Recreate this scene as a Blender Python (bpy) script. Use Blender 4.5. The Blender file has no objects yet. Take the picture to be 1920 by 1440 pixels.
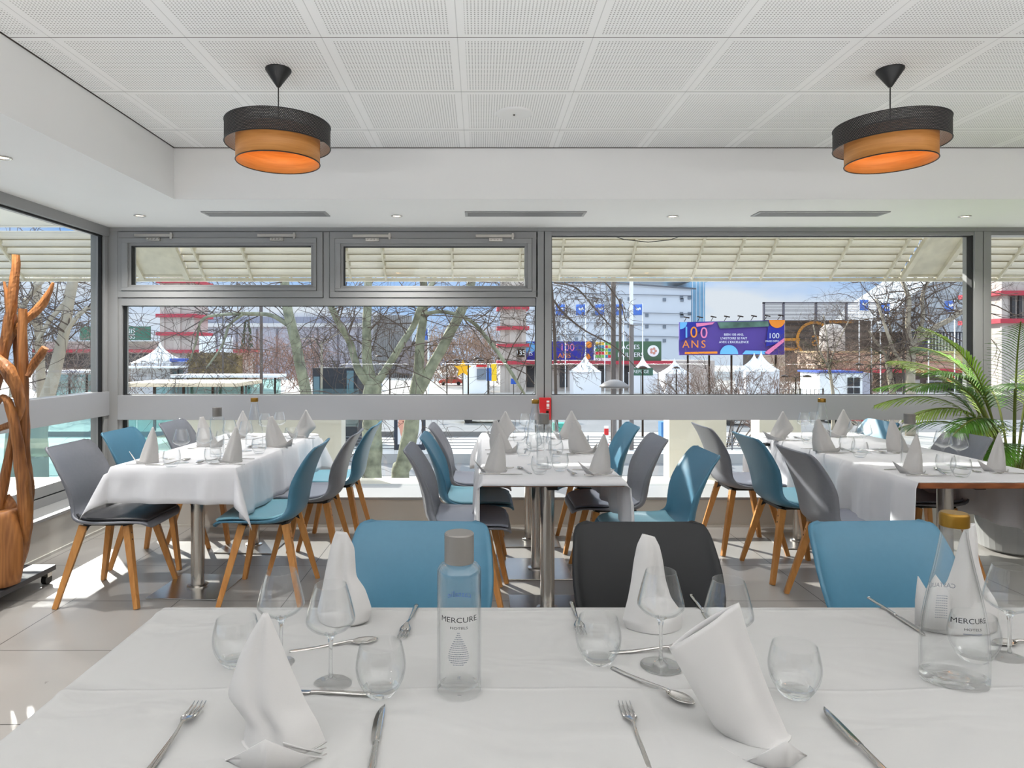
import bpy, math, random
from mathutils import Vector, Matrix, Quaternion
C = bpy.context.scene.collection
scene = bpy.context.scene
# ---------------- camera, world, sun, exposure ----------------
F, HX, HY, CAMZ = 1215.0, 900.0, 658.0, 1.385
cam_d = bpy.data.cameras.new('camera'); cam = bpy.data.objects.new('camera', cam_d); C.objects.link(cam)
cam_d.sensor_width = 36; cam_d.lens = F/1920*36
cam_d.shift_x = (960-HX)/1920; cam_d.shift_y = (HY-720)/1920
cam_d.clip_end = 2000; cam_d.clip_start = 0.05
cam.location = (0, 0, CAMZ); cam.rotation_euler = (math.pi/2, 0, 0)
scene.camera = cam
SUN_AZ, SUN_EL, SUN_E = 38, 27, 6.6
WORLD_S = 1.1
scene.view_settings.view_transform = 'Standard'
scene.view_settings.look = 'None'
scene.view_settings.gamma = 1
scene.view_settings.use_curve_mapping = False
scene.view_settings.exposure = 0.60
scene.cycles.max_bounces = 18; scene.cycles.transmission_bounces = 18; scene.cycles.transparent_max_bounces = 32; scene.cycles.caustics_refractive = True; scene.cycles.caustics_reflective = True
def make_world():
    w = bpy.data.worlds.new('sky'); scene.world = w; w.use_nodes = True
    nt = w.node_tree; N = nt.nodes; L = nt.links
    bg = N['Background']; tc = N.new('ShaderNodeTexCoord')
    mp = N.new('ShaderNodeMapping'); mp.inputs['Scale'].default_value = (1, 1, 3.2)
    no = N.new('ShaderNodeTexNoise'); no.inputs['Scale'].default_value = 3.2; no.inputs['Detail'].default_value = 6
    cr = N.new('ShaderNodeValToRGB'); cr.color_ramp.elements[0].position = .44; cr.color_ramp.elements[1].position = .62
    sep = N.new('ShaderNodeSeparateXYZ'); g = N.new('ShaderNodeValToRGB')
    e = g.color_ramp.elements
    e[0].position = 0.0; e[0].color = (.32, .43, .60, 1)
    e[1].position = .6; e[1].color = (1.7, 2.0, 2.4, 1)
    m2 = g.color_ramp.elements.new(.14); m2.color = (.17, .32, .60, 1)
    m3 = g.color_ramp.elements.new(.3); m3.color = (.28, .42, .70, 1)
    mx = N.new('ShaderNodeMix'); mx.data_type = 'RGBA'
    L.new(tc.outputs['Generated'], mp.inputs['Vector']); L.new(mp.outputs[0], no.inputs['Vector'])
    L.new(no.outputs['Fac'], cr.inputs[0]); L.new(tc.outputs['Generated'], sep.inputs[0]); L.new(sep.outputs['Z'], g.inputs[0])
    L.new(cr.outputs[0], mx.inputs[0]); L.new(g.outputs[0], mx.inputs[6]); mx.inputs[7].default_value = (.48, .51, .56, 1)
    L.new(mx.outputs[2], bg.inputs[0]); bg.inputs[1].default_value = WORLD_S
make_world()
_az, _el = math.radians(SUN_AZ), math.radians(SUN_EL)
SUN_DIR = Vector((-math.sin(_az)*math.cos(_el), math.cos(_az)*math.cos(_el), math.sin(_el)))
sd = bpy.data.lights.new('sun', 'SUN'); sd.energy = SUN_E; sd.angle = math.radians(.6); sd.color = (1, .965, .91)
so = bpy.data.objects.new('sun', sd); C.objects.link(so); so.rotation_euler = SUN_DIR.to_track_quat('Z', 'Y').to_euler(); so.location = (-20, 30, 25)

# added fill lights behind the camera, unseen, aimed up to brighten the ceiling
FILL_W, SPOT_W = 50, 92
for _x, _y in ((-1.9, -.7), (-.1, -.9), (1.7, -.7), (3.5, -.7), (5.4, -.5)):
    ad = bpy.data.lights.new('fill_light', 'AREA'); ad.energy = FILL_W; ad.shape = 'RECTANGLE'; ad.size = 1.2; ad.size_y = .4; ad.color = (.96, .98, 1)
    ao = bpy.data.objects.new('fill_light', ad); C.objects.link(ao); ao.location = (_x, _y, 1.15); ao.rotation_euler = (math.radians(180), 0, 0)
# ---------------- helpers ----------------
R = random.Random(7)
def P(px, py, Y): return Vector(((px-HX)*Y/F, Y, CAMZ-(py-HY)*Y/F))      # where the pixel's sight line meets depth Y
def PZ(px, py, z):                                                      # ... meets height z
    Y = (CAMZ-z)*F/(py-HY); return Vector(((px-HX)*Y/F, Y, z))
def lin(c): return tuple(((v/255)/12.92 if v/255 <= .04045 else ((v/255+.055)/1.055)**2.4) for v in c)+(1,)
class MB:
    def __init__(s): s.v = []; s.f = []
    def add(s, vs, fs):
        o = len(s.v); s.v += [tuple(v) for v in vs]; s.f += [tuple(i+o for i in f) for f in fs]; return s
    def box(s, x0, x1, y0, y1, z0, z1, M=None):
        vs = [Vector((x, y, z)) for x in (x0, x1) for y in (y0, y1) for z in (z0, z1)]
        if M is not None: vs = [M @ v for v in vs]
        return s.add(vs, [(0,1,3,2),(4,6,7,5),(0,4,5,1),(2,3,7,6),(0,2,6,4),(1,5,7,3)])
    def bar(s, p, q, w, h=None, w2=None, h2=None, up=(0,0,1)):
        p = Vector(p); q = Vector(q); h = h or w; w2 = w2 or w; h2 = h2 or h
        d = (q-p).normalized(); u = Vector(up)
        if abs(d.dot(u)) > .98: u = Vector((0,1,0))
        a = d.cross(u).normalized(); b = a.cross(d).normalized(); vs = []
        for c, ww, hh in ((p, w, h), (q, w2, h2)):
            for i, j in ((-1,-1),(1,-1),(1,1),(-1,1)): vs.append(c+a*(i*ww/2)+b*(j*hh/2))
        return s.add(vs, [(3,2,1,0),(4,5,6,7),(0,1,5,4),(1,2,6,5),(2,3,7,6),(3,0,4,7)])
    def tube(s, pts, rad, n=8, cap=True, flat=1.0, wob=0):
        pts = [Vector(p) for p in pts]
        if not isinstance(rad, (list, tuple)): rad = [rad]*len(pts)
        vs = []; fs = []; a = None
        for i, p in enumerate(pts):
            d = (pts[min(i+1, len(pts)-1)]-pts[max(i-1, 0)])
            d = d.normalized() if d.length > 1e-9 else Vector((0,0,1))
            if a is None:
                u = Vector((0,0,1)) if abs(d.z) < .9 else Vector((0,1,0)); a = d.cross(u).normalized()
            else: a = (a-d*a.dot(d)).normalized()
            b = d.cross(a)
            for k in range(n):
                t = 2*math.pi*k/n; rr = rad[i]*(1+wob*math.sin(3*t+i*1.1)+wob*.6*math.sin(5*t-i*.7))
                vs.append(p+(a*math.cos(t)+b*math.sin(t)*flat)*rr)
        for i in range(len(pts)-1):
            for k in range(n): fs.append((i*n+k, i*n+(k+1) % n, (i+1)*n+(k+1) % n, (i+1)*n+k))
        if cap: fs.append(tuple(range(n-1, -1, -1))); fs.append(tuple((len(pts)-1)*n+k for k in range(n)))
        return s.add(vs, fs)
    def lathe(s, prof, n=32, c=(0,0,0), sx=1, sy=1, rot=0):
        c = Vector(c); vs = []; fs = []; idx = []; ca, sa = math.cos(rot), math.sin(rot)
        for r, z in prof:
            if r < 1e-6: idx.append([len(vs)]); vs.append(c+Vector((0,0,z)))
            else:
                row = []
                for k in range(n):
                    t = 2*math.pi*k/n; x, y = math.cos(t)*r*sx, math.sin(t)*r*sy
                    row.append(len(vs)); vs.append(c+Vector((x*ca-y*sa, x*sa+y*ca, z)))
                idx.append(row)
        for a, b in zip(idx, idx[1:]):
            if len(a) == 1 and len(b) == 1: continue
            for k in range(n):
                k2 = (k+1) % n
                if len(a) == 1: fs.append((a[0], b[k2], b[k]))
                elif len(b) == 1: fs.append((a[k], a[k2], b[0]))
                else: fs.append((a[k], a[k2], b[k2], b[k]))
        return s.add(vs, fs)
    def grid(s, rows, closed=False):
        nu = len(rows[0]); vs = [v for r in rows for v in r]; fs = []
        for i in range(len(rows)-1):
            for k in range(nu if closed else nu-1):
                k2 = (k+1) % nu; fs.append((i*nu+k, i*nu+k2, (i+1)*nu+k2, (i+1)*nu+k))
        return s.add(vs, fs)
    def prism(s, poly, y0, y1):            # poly in x,z extruded along y
        n = len(poly); vs = [(x, y0, z) for x, z in poly]+[(x, y1, z) for x, z in poly]
        return s.add(vs, [tuple(range(n)), tuple(range(2*n-1, n-1, -1))]+[((i+1) % n, i, n+i, n+(i+1) % n) for i in range(n)])
    def slab(s, poly, z0, z1):             # poly in x,y extruded along z
        n = len(poly); vs = [(x, y, z0) for x, y in poly]+[(x, y, z1) for x, y in poly]
        return s.add(vs, [tuple(range(n-1, -1, -1)), tuple(range(n, 2*n))]+[(i, (i+1) % n, n+(i+1) % n, n+i) for i in range(n)])
    def build(s, name, m, parent=None, smooth=False, world=False, solid=0, sub=0, bevel=0, loc=None, offs=0):
        me = bpy.data.meshes.new(name)
        vs = s.v
        if world and parent is not None:
            o = parent.matrix_world.inverted() if False else None
            base = Vector((0,0,0)); q = parent
            while q is not None: base += q.location; q = q.parent
            vs = [tuple(Vector(v)-base) for v in vs]
        me.from_pydata(vs, [], s.f); me.validate(); me.update()
        ob = bpy.data.objects.new(name, me); C.objects.link(ob)
        if m: me.materials.append(m)
        if smooth: me.shade_smooth()
        if parent is not None: ob.parent = parent
        if loc is not None: ob.location = loc
        if sub:
            k = ob.modifiers.new('sub', 'SUBSURF'); k.levels = sub; k.render_levels = sub
        if solid:
            k = ob.modifiers.new('solid', 'SOLIDIFY'); k.thickness = solid; k.offset = offs
        if bevel:
            k = ob.modifiers.new('bev', 'BEVEL'); k.width = bevel; k.segments = 2; k.limit_method = 'ANGLE'
        return ob
def smooth_angle(ob, deg=40):
    me = ob.data; me.shade_smooth()
    try: me.set_sharp_from_angle(angle=math.radians(deg))
    except Exception: pass
    return ob
def tag(o, label=None, cat=None, group=None, kind=None):
    if label: o['label'] = label
    if cat: o['category'] = cat
    if group: o['group'] = group
    if kind: o['kind'] = kind
    return o
def thing(name, label, cat, loc=(0,0,0), rz=0, group=None):
    o = bpy.data.objects.new(name, None); C.objects.link(o); o.empty_display_size = .1
    o.location = loc; o.rotation_euler = (0, 0, rz); return tag(o, label, cat, group)
def structure(name, loc=(0,0,0)):
    o = bpy.data.objects.new(name, None); C.objects.link(o); o.location = loc; o['kind'] = 'structure'; return o
def clone(o, parent=None):
    c = o.copy(); C.objects.link(c)
    if parent is not None: c.parent = parent
    for ch in list(o.children): clone(ch, c)
    return c
def place(o, loc, rz, label, group=None, first=None):
    o.location = loc; o.rotation_euler = (0, 0, rz); o['label'] = label
    if group: o['group'] = group
    return o
class Stock:      # first call hands out the prototype itself, later calls copies
    def __init__(s, proto): s.p = proto; s.used = False
    def get(s):
        if not s.used: s.used = True; return s.p
        return clone(s.p)
# ---------------- materials ----------------
def mat(name, col, rough=.5, metal=0, noise=None, bump=None, coat=0, spec=.5, trans=0, ior=1.45, sheen=0, var=.12, emit=None):
    m = bpy.data.materials.new(name); m.use_nodes = True; nt = m.node_tree; N = nt.nodes; L = nt.links
    b = N['Principled BSDF']; c = lin(col) if max(col[:3]) > 1 else tuple(col[:3])+(1,)
    b.inputs['Base Color'].default_value = c; b.inputs['Roughness'].default_value = rough; b.inputs['Metallic'].default_value = metal
    b.inputs['Coat Weight'].default_value = coat; b.inputs['Specular IOR Level'].default_value = spec
    b.inputs['Transmission Weight'].default_value = trans; b.inputs['IOR'].default_value = ior
    if sheen: b.inputs['Sheen Weight'].default_value = sheen
    tc = N.new('ShaderNodeTexCoord')
    if noise:
        n = N.new('ShaderNodeTexNoise'); n.inputs['Scale'].default_value = noise; n.inputs['Detail'].default_value = 5
        L.new(tc.outputs['Object'], n.inputs['Vector'])
        r = N.new('ShaderNodeValToRGB'); L.new(n.outputs['Fac'], r.inputs[0])
        r.color_ramp.elements[0].position = .3; r.color_ramp.elements[1].position = .7
        r.color_ramp.elements[0].color = tuple(v*(1-var) for v in c[:3])+(1,)
        r.color_ramp.elements[1].color = tuple(min(1, v*(1+var)) for v in c[:3])+(1,)
        L.new(r.outputs[0], b.inputs['Base Color'])
    if bump:
        n = N.new('ShaderNodeTexNoise'); n.inputs['Scale'].default_value = bump[0]; n.inputs['Detail'].default_value = 4
        L.new(tc.outputs['Object'], n.inputs['Vector'])
        bp = N.new('ShaderNodeBump'); bp.inputs['Strength'].default_value = bump[1]; bp.inputs['Distance'].default_value = bump[2] if len(bump) > 2 else .01
        L.new(n.outputs['Fac'], bp.inputs['Height']); L.new(bp.outputs[0], b.inputs['Normal'])
    if emit: b.inputs['Emission Color'].default_value = lin(emit[0]); b.inputs['Emission Strength'].default_value = emit[1]
    return m
def mathn(nt, op, a, b=None, c=None):
    n = nt.nodes.new('ShaderNodeMath'); n.operation = op
    for i, v in enumerate((a, b, c)):
        if v is None: continue
        if isinstance(v, (int, float)): n.inputs[i].default_value = v
        else: nt.links.new(v, n.inputs[i])
    return n.outputs[0]
def mixc(nt, f, a, b):
    n = nt.nodes.new('ShaderNodeMix'); n.data_type = 'RGBA'
    for i, v in ((0, f), (6, a), (7, b)):
        if isinstance(v, (tuple, float, int)): n.inputs[i].default_value = v
        else: nt.links.new(v, n.inputs[i])
    return n.outputs[2]
def xyz(nt, out='Object'):
    tc = nt.nodes.new('ShaderNodeTexCoord'); s = nt.nodes.new('ShaderNodeSeparateXYZ'); nt.links.new(tc.outputs[out], s.inputs[0]); return s.outputs, tc
def edge_line(nt, v, off, size, w):        # 1 on a joint line every `size`
    t = mathn(nt, 'DIVIDE', mathn(nt, 'SUBTRACT', v, off), size)
    fr = mathn(nt, 'FRACT', t); d = mathn(nt, 'MINIMUM', fr, mathn(nt, 'SUBTRACT', 1.0, fr))
    return mathn(nt, 'LESS_THAN', d, w/size), mathn(nt, 'MULTIPLY', d, size)
def ceiling_mat():
    m = mat('perforated_ceiling_tile', (228, 227, 224), .8); nt = m.node_tree; b = nt.nodes['Principled BSDF']
    o, tc = xyz(nt)
    lx, dx = edge_line(nt, o['X'], -.10, .6, .002); ly, dy = edge_line(nt, o['Y'], 2.864, .6, .0025)
    inside = mathn(nt, 'MULTIPLY', mathn(nt, 'GREATER_THAN', dx, .034), mathn(nt, 'GREATER_THAN', dy, .03))
    hs = .0147
    fx = mathn(nt, 'SUBTRACT', mathn(nt, 'FRACT', mathn(nt, 'DIVIDE', o['X'], hs)), .5)
    fy = mathn(nt, 'SUBTRACT', mathn(nt, 'FRACT', mathn(nt, 'DIVIDE', o['Y'], hs)), .5)
    rr = mathn(nt, 'ADD', mathn(nt, 'MULTIPLY', fx, fx), mathn(nt, 'MULTIPLY', fy, fy))
    hole = mathn(nt, 'MULTIPLY', mathn(nt, 'LESS_THAN', rr, .052), inside)
    base = lin((246, 245, 243))
    c1 = mixc(nt, hole, base, lin((150, 148, 145)))
    c2 = mixc(nt, mathn(nt, 'MAXIMUM', mathn(nt, 'MULTIPLY', lx, .35), mathn(nt, 'MULTIPLY', ly, 1.0)), c1, lin((120, 118, 115)))
    nt.links.new(c2, b.inputs['Base Color'])
    return m
def floor_mat():
    m = mat('floor_tile', (190, 184, 178), .32); nt = m.node_tree; b = nt.nodes['Principled BSDF']
    o, tc = xyz(nt)
    lx, _ = edge_line(nt, o['X'], -1.67, .594, .0025); ly, _ = edge_line(nt, o['Y'], 3.59, .594, .0025)
    n = nt.nodes.new('ShaderNodeTexNoise'); n.inputs['Scale'].default_value = 3; n.inputs['Detail'].default_value = 8
    nt.links.new(tc.outputs['Object'], n.inputs['Vector'])
    c = mixc(nt, n.outputs['Fac'], lin((152, 148, 143)), lin((170, 166, 161)))
    c = mixc(nt, mathn(nt, 'MAXIMUM', lx, ly), c, lin((70, 66, 62)))
    nt.links.new(c, b.inputs['Base Color'])
    nt.links.new(mathn(nt, 'MULTIPLY_ADD', n.outputs['Fac'], .25, .2), b.inputs['Roughness'])
    return m
def wood_mat(name, c1, c2, scale=6, axis='Z', rough=.45, coat=0, stretch=.12, trans=0, wv=.3):
    m = mat(name, c1, rough, coat=coat); nt = m.node_tree; b = nt.nodes['Principled BSDF']
    tc = nt.nodes.new('ShaderNodeTexCoord'); mp = nt.nodes.new('ShaderNodeMapping')
    s = {'X': (stretch, 1, 1), 'Y': (1, stretch, 1), 'Z': (1, 1, stretch)}[axis]; mp.inputs['Scale'].default_value = s
    n = nt.nodes.new('ShaderNodeTexNoise'); n.inputs['Scale'].default_value = scale; n.inputs['Detail'].default_value = 6; n.inputs['Distortion'].default_value = 1.2
    w = nt.nodes.new('ShaderNodeTexWave'); w.inputs['Scale'].default_value = scale*1.5; w.inputs['Distortion'].default_value = 6; w.inputs['Detail'].default_value = 3
    nt.links.new(tc.outputs['Object'], mp.inputs[0]); nt.links.new(mp.outputs[0], n.inputs['Vector']); nt.links.new(mp.outputs[0], w.inputs['Vector'])
    f = mathn(nt, 'MULTIPLY_ADD', n.outputs['Fac'], 1-wv, mathn(nt, 'MULTIPLY', w.outputs['Fac'], wv))
    r = nt.nodes.new('ShaderNodeValToRGB'); r.color_ramp.elements[0].position = .3; r.color_ramp.elements[1].position = .72
    r.color_ramp.elements[0].color = lin(c2); r.color_ramp.elements[1].color = lin(c1)
    nt.links.new(f, r.inputs[0]); nt.links.new(r.outputs[0], b.inputs['Base Color'])
    bp = nt.nodes.new('ShaderNodeBump'); bp.inputs['Strength'].default_value = .25; bp.inputs['Distance'].default_value = .004
    nt.links.new(f, bp.inputs['Height']); nt.links.new(bp.outputs[0], b.inputs['Normal'])
    return m
def schlick(nt, r0, p):      # reflectance of a thin clear sheet, the same from both sides
    lw = nt.nodes.new('ShaderNodeLayerWeight'); lw.inputs[0].default_value = .5
    return mathn(nt, 'MULTIPLY_ADD', mathn(nt, 'POWER', lw.outputs['Facing'], p), .85, r0)
def pane_mat():
    m = bpy.data.materials.new('clear_pane'); m.use_nodes = True; nt = m.node_tree; N = nt.nodes; N.remove(N['Principled BSDF'])
    t = N.new('ShaderNodeBsdfTransparent'); t.inputs[0].default_value = (.97, .985, .98, 1)
    g = N.new('ShaderNodeBsdfGlossy'); g.inputs['Roughness'].default_value = .0
    fo = schlick(nt, .03, 4.5)
    mx = N.new('ShaderNodeMixShader'); L = nt.links
    L.new(fo, mx.inputs[0]); L.new(t.outputs[0], mx.inputs[1]); L.new(g.outputs[0], mx.inputs[2]); L.new(mx.outputs[0], N['Material Output'].inputs[0])
    return m
def teal_glass_mat():
    m = bpy.data.materials.new('green_tinted_glass'); m.use_nodes = True; nt = m.node_tree; N = nt.nodes; N.remove(N['Principled BSDF'])
    t = N.new('ShaderNodeBsdfTransparent'); t.inputs[0].default_value = lin((208, 234, 232))
    g = N.new('ShaderNodeBsdfGlossy'); g.inputs['Roughness'].default_value = .02
    mx = N.new('ShaderNodeMixShader'); mx.inputs[0].default_value = .12; L = nt.links
    L.new(t.outputs[0], mx.inputs[1]); L.new(g.outputs[0], mx.inputs[2]); L.new(mx.outputs[0], N['Material Output'].inputs[0]); return m
def glass_mat():
    m = bpy.data.materials.new('drinking_glass'); m.use_nodes = True; nt = m.node_tree; N = nt.nodes; N.remove(N['Principled BSDF'])
    g = N.new('ShaderNodeBsdfGlass'); g.inputs['IOR'].default_value = 1.47; g.inputs['Roughness'].default_value = 0; g.inputs[0].default_value = (.985, .99, .99, 1)
    t = N.new('ShaderNodeBsdfTransparent'); t.inputs[0].default_value = (.985, .99, .99, 1); mx = N.new('ShaderNodeMixShader'); mx.inputs[0].default_value = .2; L = nt.links
    L.new(g.outputs[0], mx.inputs[1]); L.new(t.outputs[0], mx.inputs[2]); L.new(mx.outputs[0], N['Material Output'].inputs[0]); return m
def thin_glass_mat():     # blown glass wall: clear, reflecting and absorbing more at grazing angles
    m = bpy.data.materials.new('thin_clear_glass'); m.use_nodes = True; nt = m.node_tree; N = nt.nodes; N.remove(N['Principled BSDF'])
    t = N.new('ShaderNodeBsdfTransparent'); g = N.new('ShaderNodeBsdfGlossy'); g.inputs['Roughness'].default_value = .01; g.inputs[0].default_value = (.97, .98, .98, 1)
    lw = N.new('ShaderNodeLayerWeight'); lw.inputs[0].default_value = .5; fa = lw.outputs['Facing']
    col = mixc(nt, mathn(nt, 'POWER', fa, 5.0), (.988, .990, .990, 1.0), (.55, .58, .58, 1.0)); nt.links.new(col, t.inputs[0])
    fo = mathn(nt, 'MULTIPLY_ADD', mathn(nt, 'POWER', fa, 3.0), .62, .035)
    mx = N.new('ShaderNodeMixShader'); L = nt.links
    L.new(fo, mx.inputs[0]); L.new(t.outputs[0], mx.inputs[1]); L.new(g.outputs[0], mx.inputs[2]); L.new(mx.outputs[0], N['Material Output'].inputs[0]); return m
def cloth_mat(name, col, b1=1.0, creases=()):
    m = mat(name, col, .85, sheen=.1); nt = m.node_tree; b = nt.nodes['Principled BSDF']; tc = nt.nodes.new('ShaderNodeTexCoord')
    n = nt.nodes.new('ShaderNodeTexNoise'); n.inputs['Scale'].default_value = 4.2; n.inputs['Detail'].default_value = 2.2; n.inputs['Distortion'].default_value = .9; n.inputs['Roughness'].default_value = .45
    mp = nt.nodes.new('ShaderNodeMapping'); mp.inputs['Scale'].default_value = (1, 1.7, 1); mp.inputs['Rotation'].default_value = (0, 0, .5)
    nt.links.new(tc.outputs['Object'], mp.inputs[0]); nt.links.new(mp.outputs[0], n.inputs['Vector'])
    bp = nt.nodes.new('ShaderNodeBump'); bp.inputs['Strength'].default_value = .6*b1; bp.inputs['Distance'].default_value = .02
    n2 = nt.nodes.new('ShaderNodeTexNoise'); n2.inputs['Scale'].default_value = 900; nt.links.new(tc.outputs['Object'], n2.inputs['Vector'])
    b2 = nt.nodes.new('ShaderNodeBump'); b2.inputs['Strength'].default_value = .08; b2.inputs['Distance'].default_value = .001
    hh = n.outputs['Fac']
    if creases:
        sp = nt.nodes.new('ShaderNodeSeparateXYZ'); nt.links.new(tc.outputs['Object'], sp.inputs[0])
        for ax, c0, w, k in creases:
            d = mathn(nt, 'DIVIDE', mathn(nt, 'SUBTRACT', sp.outputs[ax], c0), w)
            e = mathn(nt, 'MULTIPLY', mathn(nt, 'EXPONENT', mathn(nt, 'MULTIPLY', mathn(nt, 'MULTIPLY', d, d), -1.0)), k); hh = mathn(nt, 'ADD', hh, e)
    nt.links.new(hh, bp.inputs['Height']); nt.links.new(n2.outputs['Fac'], b2.inputs['Height']); nt.links.new(bp.outputs[0], b2.inputs['Normal'])
    nt.links.new(b2.outputs[0], b.inputs['Normal']); return m
def perforated_mat(name='perforated_black_metal', col=(34, 33, 32)):     # lamp shade: metal sheet with real see-through holes
    m = mat(name, col, .6); nt = m.node_tree; b = nt.nodes['Principled BSDF']; o, tc = xyz(nt)
    ang = mathn(nt, 'MULTIPLY', mathn(nt, 'ARCTAN2', o['Y'], o['X']), .25/.0078)
    zz = mathn(nt, 'DIVIDE', o['Z'], .0066)
    row = mathn(nt, 'FLOOR', zz); sh = mathn(nt, 'MULTIPLY', row, .5)
    fx = mathn(nt, 'SUBTRACT', mathn(nt, 'FRACT', mathn(nt, 'ADD', mathn(nt, 'ADD', ang, sh), 100)), .5); fz = mathn(nt, 'SUBTRACT', mathn(nt, 'FRACT', zz), .5)
    rr = mathn(nt, 'ADD', mathn(nt, 'MULTIPLY', fx, fx), mathn(nt, 'MULTIPLY', fz, fz))
    nt.links.new(mathn(nt, 'GREATER_THAN', rr, .042), b.inputs['Alpha']); return m
M = {}
def mats():
    M['ceil'] = ceiling_mat(); M['floor'] = floor_mat()
    M['plaster'] = mat('white_plaster', (232, 231, 229), .75, noise=1.5, var=.015)
    M['rear'] = mat('bounce_damping_taupe', (112, 104, 96), .8, noise=1, var=.03); M['plaster_lo'] = mat('painted_kick_wall', (206, 203, 196), .7, noise=2, var=.02)  # rear: unseen walls, toned dark to cut light bounced forward
    M['frame'] = mat('grey_aluminium', (148, 148, 147), .42, noise=2, var=.03, bump=(300, .03, .001))
    M['band'] = mat('grey_glazed_panel', (160, 161, 164), .28, coat=.3)
    M['gasket'] = mat('black_gasket', (28, 28, 28), .7)
    M['pane'] = pane_mat(); M['glass'] = glass_mat(); M['thin'] = thin_glass_mat(); M['teal_glass'] = teal_glass_mat()
    M['steel'] = mat('brushed_steel', (196, 192, 186), .26, metal=1, bump=(60, .05, .001))
    M['cutlery'] = mat('polished_steel', (205, 202, 198), .1, metal=1)
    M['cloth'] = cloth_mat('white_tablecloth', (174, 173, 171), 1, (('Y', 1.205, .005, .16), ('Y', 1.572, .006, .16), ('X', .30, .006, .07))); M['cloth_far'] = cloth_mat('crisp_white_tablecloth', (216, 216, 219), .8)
    M['napkin'] = cloth_mat('white_napkin', (188, 186, 184), .35)
    M['teal'] = mat('teal_plastic', (72, 120, 144), .42, noise=60, var=.02); M['grey'] = mat('grey_plastic', (120, 122, 129), .42, noise=60, var=.03)
    M['dark'] = mat('charcoal_plastic', (22, 23, 25), .6, noise=60, var=.03); M['pad_dark'] = mat('black_seat_pad', (52, 52, 55), .38)
    M['pad_grey'] = mat('grey_seat_pad', (140, 144, 156), .4); M['pad_teal'] = mat('pale_teal_seat_pad', (132, 182, 198), .4)
    M['leg'] = wood_mat('beech_leg', (206, 148, 84), (184, 124, 64), 30, 'Z', .42, wv=.05)
    M['top_wood'] = wood_mat('table_wood', (150, 88, 48), (120, 66, 34), 14, 'X', .45)
    M['drift'] = wood_mat('driftwood', (180, 120, 66), (112, 68, 36), 14, 'Z', .5, stretch=.14, wv=.12)
    M['shade_wood'] = wood_mat('veneer_shade', (206, 144, 78), (184, 120, 58), 4, 'Z', .5, stretch=14, wv=.0)
    M['perf'] = perforated_mat(); M['perf_in'] = perforated_mat('perforated_white_lining', (222, 206, 194)); M['black'] = mat('black_metal', (30, 30, 30), .5)
    M['ivory'] = mat('white_light_stop', (228, 214, 200), .7)
    M['cap_grey'] = mat('grey_bottle_cap', (132, 128, 124), .42, metal=.3); M['cap_gold'] = mat('gold_bottle_cap', (140, 104, 34), .3, metal=.6)
    M['ink'] = mat('black_ink', (22, 24, 28), .5); M['ink_blue'] = mat('blue_ink', (62, 112, 190), .5); M['ink_grey'] = mat('grey_ink', (112, 118, 130), .5)
    M['red'] = mat('red_plastic', (200, 32, 36), .35); M['white'] = mat('white_paint', (238, 238, 236), .5); M['screw'] = mat('dark_screw', (60, 48, 40), .35, metal=1)
    M['awn'] = mat('cream_louvre', (236, 231, 219), .5, noise=3, var=.05); M['awn_d'] = mat('dirt_shade_lip', (158, 148, 122), .8, noise=9, var=.2); M['awn_f'] = mat('weathered_cream_metal', (212, 204, 182), .55, noise=7, var=.14)
    M['stone'] = mat('pale_stone', (222, 214, 198), .8, noise=4, var=.06); M['cream'] = mat('cream_render', (220, 216, 204), .8, noise=1.5, var=.03)
    M['bark'] = mat('plane_tree_bark', (132, 132, 108), .85, noise=4, var=.5, bump=(9, .4, .03)); M['twig'] = mat('brown_twig', (86, 72, 62), .9, noise=2, var=.2)
    M['bark_pale'] = mat('pale_bark', (170, 158, 138), .85, noise=2, var=.2)
    M['leaf'] = mat('palm_leaf', (88, 140, 44), .4, noise=5, var=.35); M['stem_g'] = mat('palm_stem', (120, 128, 60), .5, noise=8, var=.25)
    M['leaf2'] = mat('palm_leaf_pale', (150, 178, 70), .4, noise=5, var=.3)
mats()
# ================= ROOM =================
XL, YW, ZC, ZS = -3.117, 5.45, 2.77, 2.42
XR, YB = 6.6, -3.0
SX, SY = -2.085, 4.417          # inner faces of the dropped border
K = YW/F
def wx(px): return (px-HX)*K
def wz(py): return CAMZ-(py-HY)*K
def struct(name, mb, m, **k):
    o = mb.build(name, m, **k); o['kind'] = 'structure'; return o
struct('floor', MB().box(-3.4, XR, YB, 5.8, -.12, 0), M['floor'])
struct('ceiling', MB().box(SX, XR, YB, SY, ZC, ZC+.1), M['ceil'])
b = MB()
b.box(-3.4, SX, YB, 5.62, ZS, ZC+.1); b.box(SX, XR, SY, 5.62, ZS, ZC+.1)
struct('trim_1', b, M['plaster'])
# dark recess lines where the tiles meet the dropped border
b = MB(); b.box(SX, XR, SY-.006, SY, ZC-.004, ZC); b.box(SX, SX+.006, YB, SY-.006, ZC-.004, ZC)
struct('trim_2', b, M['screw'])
struct('wall_back', MB().box(-3.4, XR, YB-.1, YB, 0, ZC+.1), M['rear'])
struct('wall_right', MB().box(XR, XR+.1, YB-.1, 5.6, 0, ZC+.1), M['rear'])
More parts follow.
